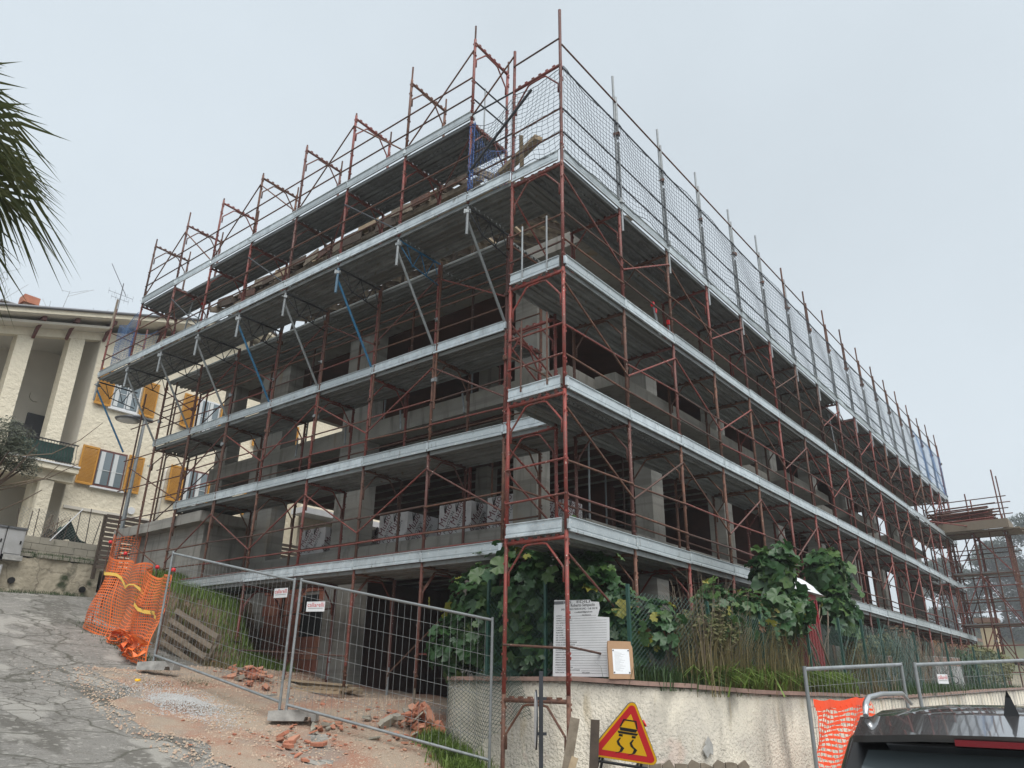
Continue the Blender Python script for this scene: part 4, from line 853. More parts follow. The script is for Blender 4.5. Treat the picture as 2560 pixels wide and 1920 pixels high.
for (x, y) in ((.80, .95), (.74, 2.0)): MB().box((x-.02, y-.02, 1.2), (x+.02, y+.02, 2.7)).build('post', 'green_post', cf)
chainlink('mesh', cf, (.80, .95, 1.3), (1.0, -.32, 1.25), 1.15, .075, .0024, 'green_wire', wave=.03); chainlink('mesh', cf, (.74, 2.0, 1.3), (.80, .95, 1.3), 1.2, .075, .0024, 'green_wire', wave=.04)
# red netting on the right-hand panel
rn = thing('barrier_net', 'torn red barrier net hanging on the mesh fence beside the parked car', 'barrier net', (3.8, -2.1, -.4)); b = MB()
def rp(i, j): s = i/15*1.62; return Vector((3.13+s*.98, -1.96-s*.205-.04*math.sin(i*.8+j*.4), 1.0-.02*math.sin(i*.35)-j*.062-.015*math.sin(i*1.1+j)))
for j in range(24):
    for i in range(15):
        hw = (.055 if j == 0 else .016+.007*math.sin(i*2.1+j)); p, q = rp(i, j), rp(i+1, j); dz = Vector((0, 0, hw)); b.add([p-dz, q-dz, q+dz, p+dz], [(0, 1, 2, 3)])
for i in range(16):
    for j in range(23): p, q = rp(i+.25*math.sin(j), j), rp(i+.25*math.sin(j+1), j+1); dx = Vector((.009, -.002, 0)); b.add([p-dx, p+dx, q+dx, q-dx], [(0, 1, 2, 3)])
b.build('mesh', 'red_net', rn); mt = frame_mtx(rp(2, 17.2)+Vector((0, -.06, 0)), rp(12, 17.5)-rp(2, 17.2), za=(-.2, -.98, 0)); b = MB().box((0, -.0, 0), (1.0, .12, .004), mt @ Matrix.Rotation(R(90), 4, 'X') @ Matrix.Rotation(0, 4, 'X')); 
def fmtx(o, xd, upv=(0, 0, 1)):
    """face frame: x along the face, y up the face, z out of it"""
    x = Vector(xd).normalized(); u = Vector(upv); u = (u-x*u.dot(x)).normalized(); n = x.cross(u)
    return Matrix(((x.x, u.x, n.x, o[0]), (x.y, u.y, n.y, o[1]), (x.z, u.z, n.z, o[2]), (0, 0, 0, 1)))
b = MB().box((0, 0, 0), (1.02, .13, .004), fmtx(rp(1, 18)+Vector((0, -.05, 0)), (.98, -.2, 0))); tl = b.build('warning_label', 'sign_red', rn)
text('LAVORI', .07, 'print_maroon', tl, fmtx(rp(1, 18)+Vector((.3, -.118, .035)), (.98, -.2, 0)))

# ================================================================ site notices
nb = thing('notice_board', 'torn white site notice board with ruled lines behind the corner scaffold post', 'notice board', (.6, .3, 1.29))
mt = fmtx((.66, .72, 1.292), (.07, -.87, 0), (.05, 0, 1))
out = [(0, 0), (.88, 0), (.88, .755), (.70, .77), (.735, .88), (.72, .965), (.60, .975), (.58, 1.0), (.30, 1.005), (.0, 1.02)]
MB().prism(out, mt, .006).build('panel', 'white_panel', nb); fz = .0072
T = lambda s, x, y, sz, m='print', fit=None: text(s, sz, m, nb, mt @ Matrix.Translation((x, y, fz)), fit=fit)
T('di Roberto Sampaolo', .22, .915, .06, fit=.44); T('SAN SEVERINO MARCHE (MC) - Cell. 333 90', .12, .872, .035, fit=.58); T('r.s.edilizia84@gmail.com', .34, .83, .03, fit=.28); T('R.S.  EDILI', .16, .962, .05, fit=.42)
MB().box((.0, .955, fz), (.16, 1.0, fz+.0006), mt).build('photo_strip', 'lamp_grey', nb)
rows = ['COMUNE DI', 'LAVORI DI', 'PERMESSO DI COSTRUIRE N.', 'DEN. SISMICA N.', 'S.C.I.A. N.', 'PROPRIETA', 'COMMITTENTE', 'PROGETTISTA', 'DIR. LAVORI', 'DIR. CANTIERE', 'RESP. SICUREZZA', 'COORD. IN FASE DI PROGETTAZIONE', 'COORD. IN FASE DI ESECUZIONE', 'NOTIFICA PRELIMINARE', 'CALCOLATORE STRUTTURE', 'COLLAUDATORE IN CORSO', 'IMPRESA DI COSTRUZIONE', 'SUBAPPALTATORE', 'IMPIANTO ELETTRICO', 'IMPIANTO IDRAULICO', 'IMPIANTO GAS METANO', 'N. PRESUNTO DI LAVORATORI', 'N. PRESUNTO DI IMP. E LAV. AUTONOMI', 'INIZIO LAVORI']
for i, r_ in enumerate(rows):
    y = .79-i*.0325; T(r_, .04, y, .021, fit=.011*len(r_)); x0 = .05+.0115*len(r_)
    MB().box((x0, y-.003, fz), (.84 if y < .74 else .68, y-.0005, fz+.0005), mt).build('ruled_line', 'print', nb)
T('PROVINCIA DI', .46, .79, .021); T('FINE LAVORI', .46, .79-23*.0325, .021)
cbx = thing('cardboard_notice', 'brown cardboard sheet with a pinned paper propped on the wall coping', 'notice', (.72, -.42, 1.26))
mc = fmtx((.60, -.22, 1.262), (.30, -.30, 0), (.12, .1, 1)) @ Matrix.Diagonal((.82, .86, 1, 1))
MB().prism([(0, 0), (.40, 0), (.405, .46), (.385, .50), (.385, .545), (.01, .55), (.0, .47)], mc, .05).build('cardboard', 'cardboard', cbx); MB().box((.07, .07, .0505), (.345, .43, .052), mc).build('paper', 'paper', cbx)
for i in range(17): MB().box((.10, .385-i*.017, .0522), (.18+.11*((i*7) % 5)/5, .388-i*.017, .0525), mc).build('text_line', 'grey_wire', cbx)
for x, y in ((.085, .41), (.33, .41), (.085, .09), (.33, .09)): MB().path([mc @ Vector((x, y, .052)), mc @ Vector((x, y, .058))], .009, 8).build('pin', 'black', cbx)

# ================================================================ road sign and clutter by the wall
bl_, br_, ap = Vector((-1.41, -1.25, .575)), Vector((-.97, -1.72, .49)), Vector((-1.29, -1.68, 1.01))
sg = thing('road_sign', 'yellow and red triangular slippery road sign leaning by the cream wall', 'road sign', (-1.2, -1.5, -.4))
xd = (br_-bl_).normalized(); ms = fmtx(bl_, xd, ap-bl_); s_ = (br_-bl_).length
if ms.col[2].xyz.dot(CAM-bl_) < 0: pass
def tri(k, rad, d0, d1, m, nm):
    c = Vector((s_/2, s_*.2887)); vs = []
    for a in (-150, -30, 90):
        ctr = c+Vector((math.cos(R(a)), math.sin(R(a))))*(s_*.577*k-rad*2)
        for e in (-60, -30, 0, 30, 60): vs.append(ctr+Vector((math.cos(R(a+e)), math.sin(R(a+e))))*rad)
    return MB().prism([(v.x, v.y) for v in vs], ms @ Matrix.Translation((0, 0, d0)), d1-d0).build(nm, m, sg)
tri(1.14, .05, -.012, 0, 'lamp_grey', 'back_plate'); tri(1.12, .047, .001, .003, 'yellow', 'border'); tri(1.02, .035, .004, .005, 'sign_red', 'red_band'); tri(.70, .004, .006, .007, 'yellow', 'field')
def glyph(pts, nm='pictogram'): MB().prism([(s_*x, s_*y) for x, y in pts], ms @ Matrix.Translation((0, 0, .0075)), .001).build(nm, 'black', sg)
glyph([(.38, .42), (.62, .42), (.64, .47), (.36, .47)]); glyph([(.36, .48), (.40, .60), (.60, .60), (.64, .48), (.615, .48), (.585, .58), (.415, .58), (.385, .48)]); glyph([(.36, .375), (.64, .375), (.66, .41), (.34, .41)])
glyph([(.37, .33), (.43, .33), (.43, .365), (.37, .365)]); glyph([(.57, .33), (.63, .33), (.63, .365), (.57, .365)])
for o_ in (0, .2):
    ctr = [(.40+o_, .31), (.37+o_, .25), (.40+o_, .20), (.46+o_, .16), (.44+o_, .10), (.36+o_, .065)]; w2 = [.012, .018, .024, .026, .02, .004]
    glyph([(x-w, y) for (x, y), w in zip(ctr, w2)]+[(x+w, y) for (x, y), w in reversed(list(zip(ctr, w2)))], 'skid_mark')
for x in (.2, .8):
    tube('stand_leg', ms @ Vector((x*s_, .0, -.03)), ms @ Vector((x*s_, -.95, -.12)), .014, 'black', sg); tube('stand_leg', ms @ Vector((x*s_, .35*s_, -.04)), ms @ Vector((x*s_, -.95, -.5)), .012, 'black', sg)
tube('stand_bar', ms @ Vector((.1*s_, -.08, -.03)), ms @ Vector((.9*s_, -.08, -.03)), .014, 'black', sg); tube('lamp_socket', ms @ Vector((.66*s_, .46*s_, -.06)), ms @ Vector((.745*s_, .53*s_, -.06)), .026, 'black', sg); tube('warning_lamp', ms @ Vector((.745*s_, .53*s_, -.06)), ms @ Vector((.765*s_, .545*s_, -.06)), .034, 'sign_red', sg)
def plank(p, q, wd, th, m, lab, upv): return tag(MB().beam(p, q, wd, th, upv).build('timber_board', m), lab, 'board', 'boards by the road sign')
plank((-1.52, -1.28, -.45), (-1.44, -1.33, .88), .085, .035, 'dark_wood', 'dark burnt board standing in front of the road sign', (-1, -.8, 0))
plank((-1.25, -.65, -.42), (-.95, -.75, .86), .10, .03, 'grey_wood', 'grey board leaning behind the dark burnt board', (-1, -.6, 0)); plank((-1.55, -.75, -.42), (-1.18, -.9, .5), .07, .05, 'pale_wood', 'splintered pale board at the foot of the grey board', (-1, -.6, 0))
pf = thing('plank_panel', 'low panel of weathered upright boards against the cream wall by the road sign', 'panel', (-.3, -1.9, -.45))
for i in range(9): x = -.9+i*.115; y = -1.45-i*.085; MB().prism([(0, -.45), (.13, -.45), (.13, .40+.02*math.sin(i*2.2)), (.065+.02*math.sin(i), .43+.02*math.cos(i*3)), (0, .405+.015*math.sin(i*3))], fmtx((x, y, .05), (.8, -.6, 0)), .022).build('board', 'grey_wood', pf)
rsn = thing('round_sign', 'dark metal post with a round sign seen edge-on before the corner scaffold', 'sign post', (-1.18, -.46, -.4)); vd = Vector((.77, .64, 0)); sd = Vector((.64, -.77, 0))
p0 = Vector((-1.18, -.46, 0)); MB().box((-.03, -.022, -.5), (.03, .022, 1.33), frame_mtx(p0, vd)).build('post', 'dark_post', rsn)
b = MB(); cc = p0-sd*.05; b.path([cc+Vector((0, 0, .84))-sd*.01-vd*.0, cc+Vector((0, 0, .84))+sd*.004], .30, 28); b.build('disc', 'dark_post', rsn); b = MB(); b.path([cc+Vector((0, 0, .84))-sd*.016, cc+Vector((0, 0, .84))-sd*.0105], .28, 28); b.build('disc_face', 'white_panel', rsn)
for z in (1.05, .7): MB().cbox((0, 0, z), (.05, .12, .03), frame_mtx(p0, vd)).build('bracket', 'dark_post', rsn)

# ================================================================ pallets, rubble, block stacks
def pallet(mtx, lab, n=7, m='grey_wood', L=1.2, W=.8):
    t = tag(link('pallet', None, None, mtx), lab, 'pallet')
    for y in (0, W/2-.04, W-.08): MB().box((0, y, 0), (L, y+.08, .022), mtx).build('runner', m, t)
    for y in (0, W/2-.05, W-.1):
        for x in (0, L/2-.06, L-.12): MB().box((x, y, .022), (x+.12, y+.1, .10), mtx).build('spacer', m, t)
    for i in range(n): x = i*(L-.1)/(n-1); MB().box((x, 0, .1), (x+.1-rnd.uniform(0, .01), W, .12), mtx).build('slat', m, t)
    return t
pallet(fmtx((.1, 9.1, 1.12), (.12, -1.6, -.56), (.28, .0, 1)) @ Matrix.Rotation(R(90), 4, 'Z'), 'grey broken pallet leaning against the earth bank behind the mesh fence', 5, 'grey_wood', .95, 1.75)
for i, (p, q, m) in enumerate((((.75, 8.25, 1.12), (1.45, 5.9, 1.0), 'pale_wood'), ((1.0, 8.2, 1.17), (1.65, 5.95, 1.05), 'pale_wood'), ((.85, 8.1, 1.22), (1.55, 6.1, 1.1), 'pale_wood'))): tag(MB().beam(p, q, .2, .03).build('timber_board', m), ('front', 'back', 'top')[i]+' pale plank lying by the garage brick wall', 'board', 'pale planks by the garage')
ld = thing('slatted_frame', 'wooden slatted frame lying flat before the concrete garage pillar', 'frame', (1.1, 6.8, .95))
for a in (0, .5): MB().beam((.55+a, 7.6, 1.04), (1.0+a, 5.7, .98), .06, .05).build('rail', 'pale_wood', ld)
for i in range(14): f_ = i/13; MB().beam((.52+.45*f_, 7.6-1.9*f_, 1.09-.06*f_), (1.1+.45*f_, 7.63-1.9*f_, 1.09-.06*f_), .05, .025).build('slat', 'pale_wood', ld)
frag = [shared('fragment_%d' % k, (lambda k=k: MB().prism([(math.cos(a+.3*k)*(.11+.05*math.sin(a*3+k)), math.sin(a+.3*k)*(.07+.03*math.cos(a*2+k))) for a in (0, 1.1, 2.0, 3.3, 4.4, 5.3)], Matrix.Identity(4), .022+.012*k)), 'tile') for k in range(4)]
def heap(lab, c, n, sx, sy, hz, scale=1.0, m='tile'):
    t = thing('rubble_heap', lab, 'rubble', (*c, yz(*c)))
    for i in range(n):
        a, r_ = rnd.uniform(0, 6.3), abs(rnd.gauss(0, .5)); x = c[0]+math.cos(a)*r_*sx; y = c[1]+math.sin(a)*r_*sy; h = max(0, hz*(1-r_*1.1))*rnd.uniform(.2, 1)
        s = scale*rnd.uniform(.4, 1.15); mt = Matrix.Translation((x, y, yz(x, y)+h+.02)) @ Matrix.Rotation(rnd.uniform(0, 6.3), 4, 'Z') @ Matrix.Rotation(rnd.gauss(0, .35+h), 4, 'X') @ Matrix.Rotation(rnd.gauss(0, .3+h), 4, 'Y') @ Matrix.Diagonal((s, s, s, 1))
        link('fragment', frag[i % 4], t, mt, m if rnd.random() < .85 else 'block')
    for i in range(70):
        x = c[0]+rnd.gauss(0, .75)*sx; y = c[1]+rnd.gauss(0, .75)*sy; s = scale*rnd.uniform(.12, .42)
        link('fragment', frag[i % 4], t, Matrix.Translation((x, y, yz(x, y)+.006)) @ Matrix.Rotation(rnd.uniform(0, 6.3), 4, 'Z') @ Matrix.Rotation(rnd.gauss(0, .3), 4, 'X') @ Matrix.Diagonal((s, s, s, 1)), m if rnd.random() < .8 else 'block')
heap('broken terracotta tiles piled at the end of the cream wall', (.45, 3.1), 80, .5, .95, .36, 1.2)
heap('loose broken tiles scattered on gravel inside the mesh fence', (-.45, 4.0), 34, .9, .9, .02, .75)
heap('stack of broken tiles beside the pale planks', (.35, 7.5), 44, .35, .9, .22, 1.0)
heap('few tile shards on the gravel edge near the concrete fence foot', (-1.5, 3.6), 12, .7, .7, .01, .8)
mat('pebble', (0.46, 0.36, 0.27), 1, 0, (0.40, 0.20, 0.135), 9, 1, 0.5, 0.7)
b = MB(); q = random.Random(4)                          # pebbles
for i in range(17000):
    v = q.random(); y = -.2+v*8.9; x = q.uniform(-2.3-.9*math.sin(v*3), 2.2); x = x if q.random() < .93 else q.uniform(-3.2, -1)
    r_ = .006+.022*q.random()**3; z = (yz(x, y) if x > -2.2 else gz(x, y)+.012)
    b.add([(x+r_, y, z), (x, y+r_*q.uniform(.6, 1), z), (x-r_, y, z), (x, y-r_, z), (x, y, z+r_*.9)], [(0, 1, 4), (1, 2, 4), (2, 3, 4), (3, 0, 4)])
stuff(b.build('pebbles', 'pebble')); bpy.data.objects['pebbles']['label'] = 'pale crushed stone scattered over the yard and road edge'
mat('grey_grit', (0.50, 0.50, 0.49), 1, 0, (0.36, 0.36, 0.35), 20, 1)
b = MB()
for i in range(5200):
    x = -1.75+q.gauss(0, .30); y = 6.1+q.gauss(0, .62); r_ = q.uniform(.006, .015); z = (yz(x, y) if x > -2.2 else gz(x, y)+.01)+.05*max(0, 1-((x+1.75)/.4)**2-((y-6.1)/.8)**2)
    b.add([(x+r_, y, z), (x, y+r_, z), (x-r_, y, z), (x, y-r_, z), (x, y, z+r_*.9)], [(0, 1, 4), (1, 2, 4), (2, 3, 4), (3, 0, 4)])
stuff(b.build('grit', 'grey_grit'))['label'] = 'pale grey grit spilled on the road beside the fence foot'
tag(MB().path([(-1.75, 7.65, gz(-1.75, 7.65)), (-1.75, 7.65, gz(-1.75, 7.65)+.06)], [.05, .045], 10).build('plastic_cap', 'yellow'), 'small yellow plastic cap lying on the road below the orange net', 'cap')
def stack(x, y, wx, wy, h, lab, z=3.86):
    t = thing('block_stack', lab, 'block stack', (x, y, z), 'film-wrapped block stacks')
    MB().prism([(x, y), (x+wx, y), (x+wx, y+wy), (x, y+wy)], Matrix.Translation((0, 0, z+.1)), h-.1).build('wrapped_blocks', 'white_wrap', t)
    for k in range(3): MB().box((x, y+k*(wy-.1)/2, z), (x+wx, y+k*(wy-.1)/2+.1, z+.1)).build('pallet_runner', 'grey_wood', t)
    for (o, xd, ln) in (((x-.004, y+wy, z), (0, -1, 0), wy), ((x, y-.004, z), (1, 0, 0), wx)):
        for k in range(3):
            a = .05+k*ln*.36
            if a+.3 > ln: continue
            mt = fmtx(o, xd) @ Matrix.Translation((a, .16, .001)) @ Matrix.Rotation(R(62), 4, 'Z')
            text('di Muzio', .26, 'print_maroon', t, mt, fit=min(.85, h*.86)); text('POROTON', .12, 'print', t, mt @ Matrix.Translation((.1, -.13, 0)), fit=.5)
            for e in (-.05, 0, .05): MB().prism([(-.012, 0), (.012, 0), (.02+e, .16), (.0+e, .2)], fmtx(o, xd) @ Matrix.Translation((a+.12, h*.78, .001)), .0008).build('logo_mark', 'print', t)
stack(2.95, 4.45, .95, .92, .82, 'wrapped block stack in the left row nearest the scaffold corner, cut by a red post'); stack(2.95, 6.35, .95, .93, .83, 'wrapped block stack in the middle of the left row'); stack(3.25, 7.4, .8, .5, .62, 'lower wrapped block stack just right of the concrete pillar')
stack(2.8, 9.05, .95, .93, .76, 'lone wrapped block stack left of the wide concrete pillar'); stack(3.05, 3.35, .75, .75, .84, 'wrapped block stack beside the corner column'); stack(3.6, 2.55, .6, .6, .72, 'small wrapped block stack right of the corner column'); stack(4.25, 2.75, .5, .5, .5, 'lowest wrapped block stack inside the right facade')
def ladder(p, q, wd, lab):
    t = thing('ladder', lab, 'ladder', p); p, q = Vector(p), Vector(q); s = Vector((wd, .1, 0))
    for e in (0, 1): tube('stile', p+s*e, q+s*e, .02, 'galvanised_tube', t); MB().cbox(tuple(q+s*e), (.06, .06, .10)).build('end_cap', 'sign_red', t)
    for i in range(1, int((q-p).length/.28)): c = p.lerp(q, i*.28/(q-p).length); tube('rung', c, c+s, .012, 'galvanised_tube', t)
ladder((4.3, .55, 7.25), (3.85, .5, 8.35), .28, 'aluminium ladder with red end caps on the third deck, left of two'); ladder((4.9, .6, 7.25), (4.5, .5, 8.2), .25, 'aluminium ladder with red end caps on the third deck, right of two')
ladder((.5, 13.6, 9.4), (.35, 12.95, 11.1), .33, 'pale metal ladder between the two top decks at the far left'); ladder((15.6, .5, 7.3), (15.2, .5, 9.5), .35, 'ladder rising through the gap in the top right deck')

# ================================================================ portable toilet behind the shrubs
pt = thing('portable_toilet', 'red portable toilet with a white domed roof behind the big-leaved shrub', 'toilet', (6.5, -.5, 1.05))
MB().box((6.2, -.92, 1.05), (7.12, -.06, 2.86)).build('cabin', 'toilet_red', pt)
for i in range(6): MB().box((6.25+i*.15, -.95, 1.15), (6.32+i*.15, -.92, 2.76)).build('wall_rib', 'toilet_red', pt); MB().box((6.17, -.86+i*.13, 1.15), (6.2, -.8+i*.13, 2.76)).build('wall_rib', 'toilet_red', pt)
b = MB(); n = 10
for i in range(n+1):
    for j in range(n+1): u, v = i/n, j/n; b.v.append((6.05+1.3*u, -1.05+1.02*v, 2.86+.32*(math.sin(math.pi*u)*math.sin(math.pi*v))**.6+.06*math.sin(u*12)*math.sin(math.pi*v)))
for i in range(n):
    for j in range(n): b.f.append((i*(n+1)+j, (i+1)*(n+1)+j, (i+1)*(n+1)+j+1, i*(n+1)+j+1)); b.sm.append(True)
b.build('roof', 'white_plastic', pt)
def tpanel(x, y, z, w_, h_, lab, tx):
    t = thing('insulation_pack', lab, 'pack', (x, y, z), 'white packs behind the chain-link fence'); m_ = fmtx((x, y, z), (.97, -.22, 0)); MB().box((0, 0, -.35), (w_, h_, 0), m_).build('pack', 'white_wrap', t); text(tx, .3, 'print', t, m_ @ Matrix.Translation((.1, .12, .002)), fit=w_*.75); MB().box((0, h_*.72, .001), (w_, h_*.98, .003), m_).build('print_band', 'coping', t)
tpanel(9.2, -1.1, 1.1, 1.15, .75, 'left white pack with large black lettering behind the fence', 'T2D'); tpanel(15, -1.25, 1.2, 1.6, .8, 'right white pack with large black lettering behind the fence', 'T2D')

# ================================================================ parked car
CO = Vector((-4.38, -5.25, -.515)); HD = R(6); CMX = Matrix.Translation(CO) @ Matrix.Rotation(HD, 4, 'Z')
car = thing('parked_car', 'dark grey estate car with silver roof rails seen from behind at the lower right', 'car', CO, None, HD)
def stn(xl, hw, zb, zs, zr, rw, lean=0):
    """half section from sill to roof centre; returns list of (x,y,z)"""
    belt = 1.0
    return [(xl, hw*.86, zb), (xl, hw*.97, zb+.12), (xl, hw, .62), (xl, hw*.975, .88), (xl, hw*.93, zs), (xl+lean*.5, (hw*.93+rw)/2+.02, (zs+zr-.10)/2), (xl+lean, rw+.02, zr-.10), (xl+lean*1.05, rw-.06, zr-.035), (xl+lean*1.1, rw*.5, zr-.005), (xl+lean*1.1, 0, zr)]
ST = [stn(.02, .86, .38, .98, 1.57, .66, .40), stn(.14, .92, .3, .99, 1.595, .70, .42), stn(.6, .94, .25, 1.0, 1.625, .71, .25), stn(1.2, .945, .25, 1.0, 1.645, .72, .1), stn(2.0, .945, .25, .99, 1.645, .72, 0), stn(2.6, .945, .25, .98, 1.60, .70, -.05), stn(3.05, .94, .25, .97, 1.42, .68, -.05), stn(3.5, .91, .25, .95, 1.05, .62, 0), stn(4.1, .86, .27, .90, .97, .5, 0), stn(4.45, .72, .32, .72, .78, .4, 0)]
b = MB(); m_ = len(ST[0])
for s in ST:
    b.v += [CMX @ Vector(p) for p in s]+[CMX @ Vector((p[0], -p[1], p[2])) for p in s]
for i in range(len(ST)-1):
    for k in range(m_-1):
        a, c = i*2*m_+k, (i+1)*2*m_+k; b.f.append((a, a+1, c+1, c)); b.sm.append(True); b.f.append((a+m_, c+m_, c+1+m_, a+1+m_)); b.sm.append(True)
for e, fl in ((0, False), (len(ST)-1, True)):
    for k in range(m_-1):
        a = e*2*m_+k; q = (a, a+m_, a+1+m_, a+1); b.f.append(q if not fl else q[::-1]); b.sm.append(True)
b.build('body', 'car_paint', car)
def cpart(nm, pts, m, th=.012): 
    b = MB(); P = [Vector(p) for p in pts]; n = (P[1]-P[0]).cross(P[2]-P[0]).normalized()*th; k = len(P)
    b.add([CMX @ (p+n*.4) for p in P]+[CMX @ (p-n*.6) for p in P], [tuple(range(k)), tuple(range(2*k-1, k-1, -1))]+[(i, k+i, k+(i+1) % k, (i+1) % k) for i in range(k)]); return b.build(nm, m, car)
cpart('rear_window', [(.01, .78, 1.03), (.335, .60, 1.455), (.34, 0, 1.47), (.335, -.60, 1.455), (.01, -.78, 1.03)][::-1], 'car_glass', .03)
cpart('rear_seal', [(.03, .83, 1.0), (.375, .665, 1.49), (.385, 0, 1.505), (.375, -.665, 1.49), (.03, -.83, 1.0)][::-1], 'black_trim', .02)
b = MB(); sp = [(.22, .64, 1.525), (.17, .35, 1.545), (.165, 0, 1.552), (.17, -.35, 1.545), (.22, -.64, 1.525)]
for x, y, z in sp: b.v += [CMX @ Vector(v) for v in ((x, y, z), (x+.02, y*1.01, z-.03), (.60, y*1.04, z+.04), (.66, y*1.05, z+.068))]
for i in range(4):
    for k in range(4): b.f.append((i*4+k, i*4+(k+1) % 4, i*4+4+(k+1) % 4, i*4+4+k)); b.sm.append(False)
b.f += [(0, 1, 2, 3), (16, 17, 18, 19)]; b.sm += [False]*2; b.build('spoiler', 'car_paint', car)
cpart('under_spoiler', [(.22, .50, 1.50), (.30, .50, 1.47), (.30, -.50, 1.47), (.22, -.50, 1.50)], 'black_trim'); cpart('brake_light', [(.185, .22, 1.505), (.185, .22, 1.53), (.185, -.22, 1.53), (.185, -.22, 1.505)], 'brake_light', .02)
for s in (1, -1):
    MB().path([CMX @ Vector(p) for p in ((.60, s*.635, 1.60), (.68, s*.64, 1.655), (.82, s*.645, 1.685), (1.3, s*.65, 1.70), (2.2, s*.65, 1.70), (2.5, s*.64, 1.63))], [.013, .016, .015, .014, .014, .012], 8).build('roof_rail', 'chrome', car)
    cpart('side_window', [(.75, s*.895, 1.04), (.95, s*.775, 1.46), (2.55, s*.765, 1.47), (3.2, s*.885, 1.03)][::(1 if s < 0 else -1)], 'car_glass', .03); cpart('tail_light', [(.0, s*.62, .78), (.0, s*.62, .95), (.10, s*.89, .95), (.10, s*.89, .78)][::(-1 if s < 0 else 1)], 'brake_light', .04)
    for x in (.85, 3.5):
        wh = MB().path([CMX @ Vector((x, s*.72, .34)), CMX @ Vector((x, s*.93, .34))], .34, 20).build('wheel', 'tyre', car); MB().path([CMX @ Vector((x, s*.925, .34)), CMX @ Vector((x, s*.94, .34))], .22, 14).build('rim', 'chrome', wh)
b = MB(); b.add([CMX @ Vector(v) for v in ((.68, .035, 1.61), (.68, -.035, 1.61), (.90, -.02, 1.63), (.90, .02, 1.63), (.69, .012, 1.70), (.69, -.012, 1.70), (.68, 0, 1.735), (.705, 0, 1.73))], [(0, 1, 5, 4), (1, 2, 7, 5), (0, 4, 7, 3), (4, 5, 6), (5, 7, 6), (4, 6, 7), (2, 3, 7)]); b.build('fin_aerial', 'black_trim', car)
cpart('windscreen', [(3.28, .70, 1.06), (2.72, .56, 1.53), (2.72, -.56, 1.53), (3.28, -.70, 1.06)], 'car_glass', .03); cpart('number_plate', [(-.01, .26, .62), (-.01, .26, .73), (-.01, -.26, .73), (-.01, -.26, .62)], 'white_panel'); cpart('bumper', [(-.03, .80, .36), (-.03, .84, .56), (-.03, -.84, .56), (-.03, -.80, .36)], 'black_trim', .06)

# ================================================================ loading tower at the far end
tw = thing('scaffold_tower', 'red loading tower of scaffold tubes with plank deck at the far right end', 'scaffold', (29, -1, 1))
for x in (28.4, 29.7):
    for y in (.05, -1.0, -2.15):
        tube('standard', (x, y, 1.0), (x+.02, y-.03, 9.0 if y > -2 else 9.9), .028, 'red_paint', tw); tube('standard', (x+.13, y-.05, 1.0), (x+.13, y-.05, 8.0), .026, 'brown_rust', tw)
        for z in (3.0, 5.2, 7.2): clamp(tw, (x+.05, y, z), 'galvanised_tube')
    for z in (2.2, 3.6, 4.6, 5.6, 6.6, 7.3, 8.2, 8.7): tube('ledger', (x, .1, z), (x, -2.5, z+.03), .022, 'brown_rust', tw)
    for z0, z1 in ((1.2, 3.4), (3.6, 5.6), (5.7, 7.3)): tube('diagonal_brace', (x, .05, z0), (x, -1.0, z1), .02, 'red_paint', tw); tube('diagonal_brace', (x, -2.1, z0), (x, -1.0, z1), .02, 'red_paint', tw)
for y in (.05, -1.0, -2.15):
    for z in (3.6, 5.6, 7.3): tube('transom', (28.2, y, z-.05), (29.9, y, z-.05), .022, 'brown_rust', tw)
for x, y in ((29.05, .05), (29.05, -2.15), (28.4, -1.6), (29.7, -.5), (28.75, -2.2), (28.2, .3)):
    tube('standard', (x, y, 1.0), (x+.03, y-.03, 7.6), .026, 'brown_rust', tw)
for z in (1.8, 2.8, 4.1, 5.1, 6.2): tube('ledger', (28.35, .1, z), (28.4, -2.4, z+.04), .02, 'red_paint', tw); tube('transom', (28.2, -2.15, z), (29.9, -2.15, z), .02, 'brown_rust', tw)
for z in (3.62, 5.66):
    for i in range(3): 
        for (a, c) in ((.05, -1.0), (-1.02, -2.2)): MB().box((28.42+i*.36, c, z), (28.76+i*.36, a, z+.05)).build('deck_plank', 'deck_steel', tw)
for i in range(5): MB().box((28.1+i*.36, -2.75-.12*(i % 2), 7.32), (28.44+i*.36, .4, 7.37)).build('wooden_plank', 'grey_wood', tw)
MB().box((28.05, -2.35, 7.38), (28.1, .3, 7.75)).build('edge_board', 'grey_wood', tw); MB().box((28.1, -2.4, 7.38), (29.7, -2.35, 7.75)).build('edge_board', 'grey_wood', tw)
tube('long_brace', (25.2, -.05, 7.4), (28.4, -1.0, 7.6), .026, 'red_paint', tw)
tb = thing('tube_bundle', 'bundle of spare red scaffold tubes stacked on the loading tower', 'tubes', (28.9, -1, 7.4))
for i in range(64): x = 28.2+rnd.uniform(0, 1.3); z = 7.45+rnd.uniform(0, .95); tube('tube', (x, .45+rnd.uniform(-.2, .3), z+rnd.uniform(-.1, .05)), (x+rnd.uniform(-.1, .1), -1.9+rnd.uniform(-.2, .3), z+rnd.uniform(0, .15)), .03, 'brown_rust' if i % 3 else 'red_paint', tb)

